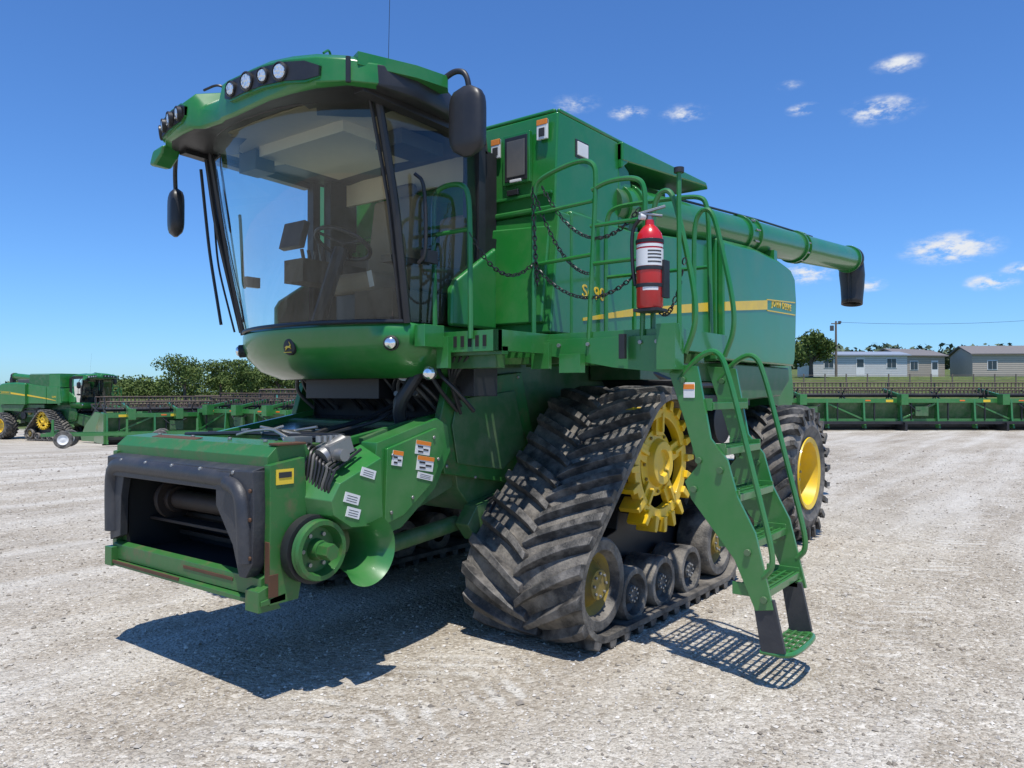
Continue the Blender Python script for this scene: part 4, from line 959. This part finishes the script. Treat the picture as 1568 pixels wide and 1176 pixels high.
FF=(ocf[None]+np.arange(n)[:,None,None]*6).reshape(-1,3)
me=bpy.data.meshes.new('gravel'); me.from_pydata(VV.tolist(),[],FF.tolist()); me.materials.append(sm); COL.objects.link(bpy.data.objects.new('gravel',me))
# ---------------------------------------------------------------- sky & sun
sunv=Vector((.24,.23,1)).normalized(); el=math.asin(sunv.z); az=math.atan2(sunv.x,sunv.y)
W=bpy.data.worlds.new('World'); S.world=W; W.use_nodes=True; wt=W.node_tree; wl=wt.links.new; bgN=wt.nodes['Background']
sky=N(wt,'ShaderNodeTexSky'); sky.sky_type='NISHITA'; sky.sun_disc=False; sky.sun_elevation=el; sky.sun_rotation=az; sky.air_density=1.0; sky.dust_density=.3; sky.ozone_density=2.5; sky.altitude=100
wtc=N(wt,'ShaderNodeTexCoord'); G=wtc.outputs['Generated']
tn=N(wt,'ShaderNodeMix',data_type='RGBA',blend_type='MULTIPLY'); tn.inputs['Factor'].default_value=1; wl(sky.outputs[0],tn.inputs['A']); tn.inputs['B'].default_value=(.62,1.02,1.55,1)
acc=None
def wm(op,a,b_=None,c=None):
    n=N(wt,'ShaderNodeMath',operation=op)
    for i,x in enumerate((a,b_,c)):
        if x is None: continue
        if isinstance(x,(int,float)): n.inputs[i].default_value=x
        else: wl(x,n.inputs[i])
    return n.outputs[0]
for (a_,e_,sz,am) in((26.8,20.9,1.5,.85),(25.7,18.3,2.3,1),(20.8,19,1.1,.9),(8.7,19.8,1.5,.9),(12.7,19.5,1.7,.8),(4.7,20.5,1.8,.6),(29.7,9.2,2.8,1.15),(32,6.9,1.5,1.1),(33.8,7.6,1.3,1.1),(20.9,8.2,2.2,1.1),(24.7,7.2,1.3,1.1),(19.9,20.6,.9,.5)):
    ar,er=math.radians(a_),math.radians(e_); dd=(D*math.cos(ar)+R*math.sin(ar))*math.cos(er)+Vector((0,0,math.sin(er)))
    s1=N(wt,'ShaderNodeVectorMath',operation='SUBTRACT'); wl(G,s1.inputs[0]); s1.inputs[1].default_value=dd
    k=1/math.radians(sz); s2=N(wt,'ShaderNodeVectorMath',operation='MULTIPLY'); wl(s1.outputs[0],s2.inputs[0]); s2.inputs[1].default_value=(k,k,k*2.8)
    s3=N(wt,'ShaderNodeVectorMath',operation='LENGTH'); wl(s2.outputs[0],s3.inputs[0])
    m_=wm('MULTIPLY',wm('MAXIMUM',wm('SUBTRACT',1.25,s3.outputs['Value']),0),am); acc=m_ if acc is None else wm('MAXIMUM',acc,m_)
wn=N(wt,'ShaderNodeTexNoise'); wn.inputs['Scale'].default_value=34; wn.inputs['Detail'].default_value=6; wn.inputs['Roughness'].default_value=.66
wmp=N(wt,'ShaderNodeMapping'); wmp.inputs['Scale'].default_value=(1,1,2.4); wl(G,wmp.inputs['Vector']); wl(wmp.outputs[0],wn.inputs['Vector'])
cm=wm('MULTIPLY',acc,wm('MAXIMUM',wm('MULTIPLY',wm('SUBTRACT',wn.outputs['Fac'],.38),3.4),0)); 
cr=N(wt,'ShaderNodeMapRange',interpolation_type='SMOOTHSTEP'); cr.inputs['From Max'].default_value=.8; wl(cm,cr.inputs['Value'])
mxw=N(wt,'ShaderNodeMix',data_type='RGBA'); wl(cr.outputs['Result'],mxw.inputs['Factor']); wl(tn.outputs['Result'],mxw.inputs['A']); mxw.inputs['B'].default_value=(7.4,7.7,8.2,1)
wl(mxw.outputs['Result'],bgN.inputs['Color']); bgN.inputs['Strength'].default_value=.108
sl=bpy.data.lights.new('sun','SUN'); sl.energy=5.0; sl.angle=math.radians(.5); sl.color=(1,.955,.88); so=bpy.data.objects.new('sun',sl); COL.objects.link(so); so.rotation_euler=sunv.to_track_quat('Z','Y').to_euler()
# ---------------------------------------------------------------- camera
cam=bpy.data.cameras.new('camera'); co=bpy.data.objects.new('camera',cam); COL.objects.link(co); co.location=C0
cam.sensor_width=36; cam.lens=27.05; cam.clip_end=5000; cam.clip_start=.05
dirv=Vector((D.x,D.y,math.tan(math.radians(.58)))); co.rotation_euler=dirv.to_track_quat('-Z','Y').to_euler()
S.camera=co
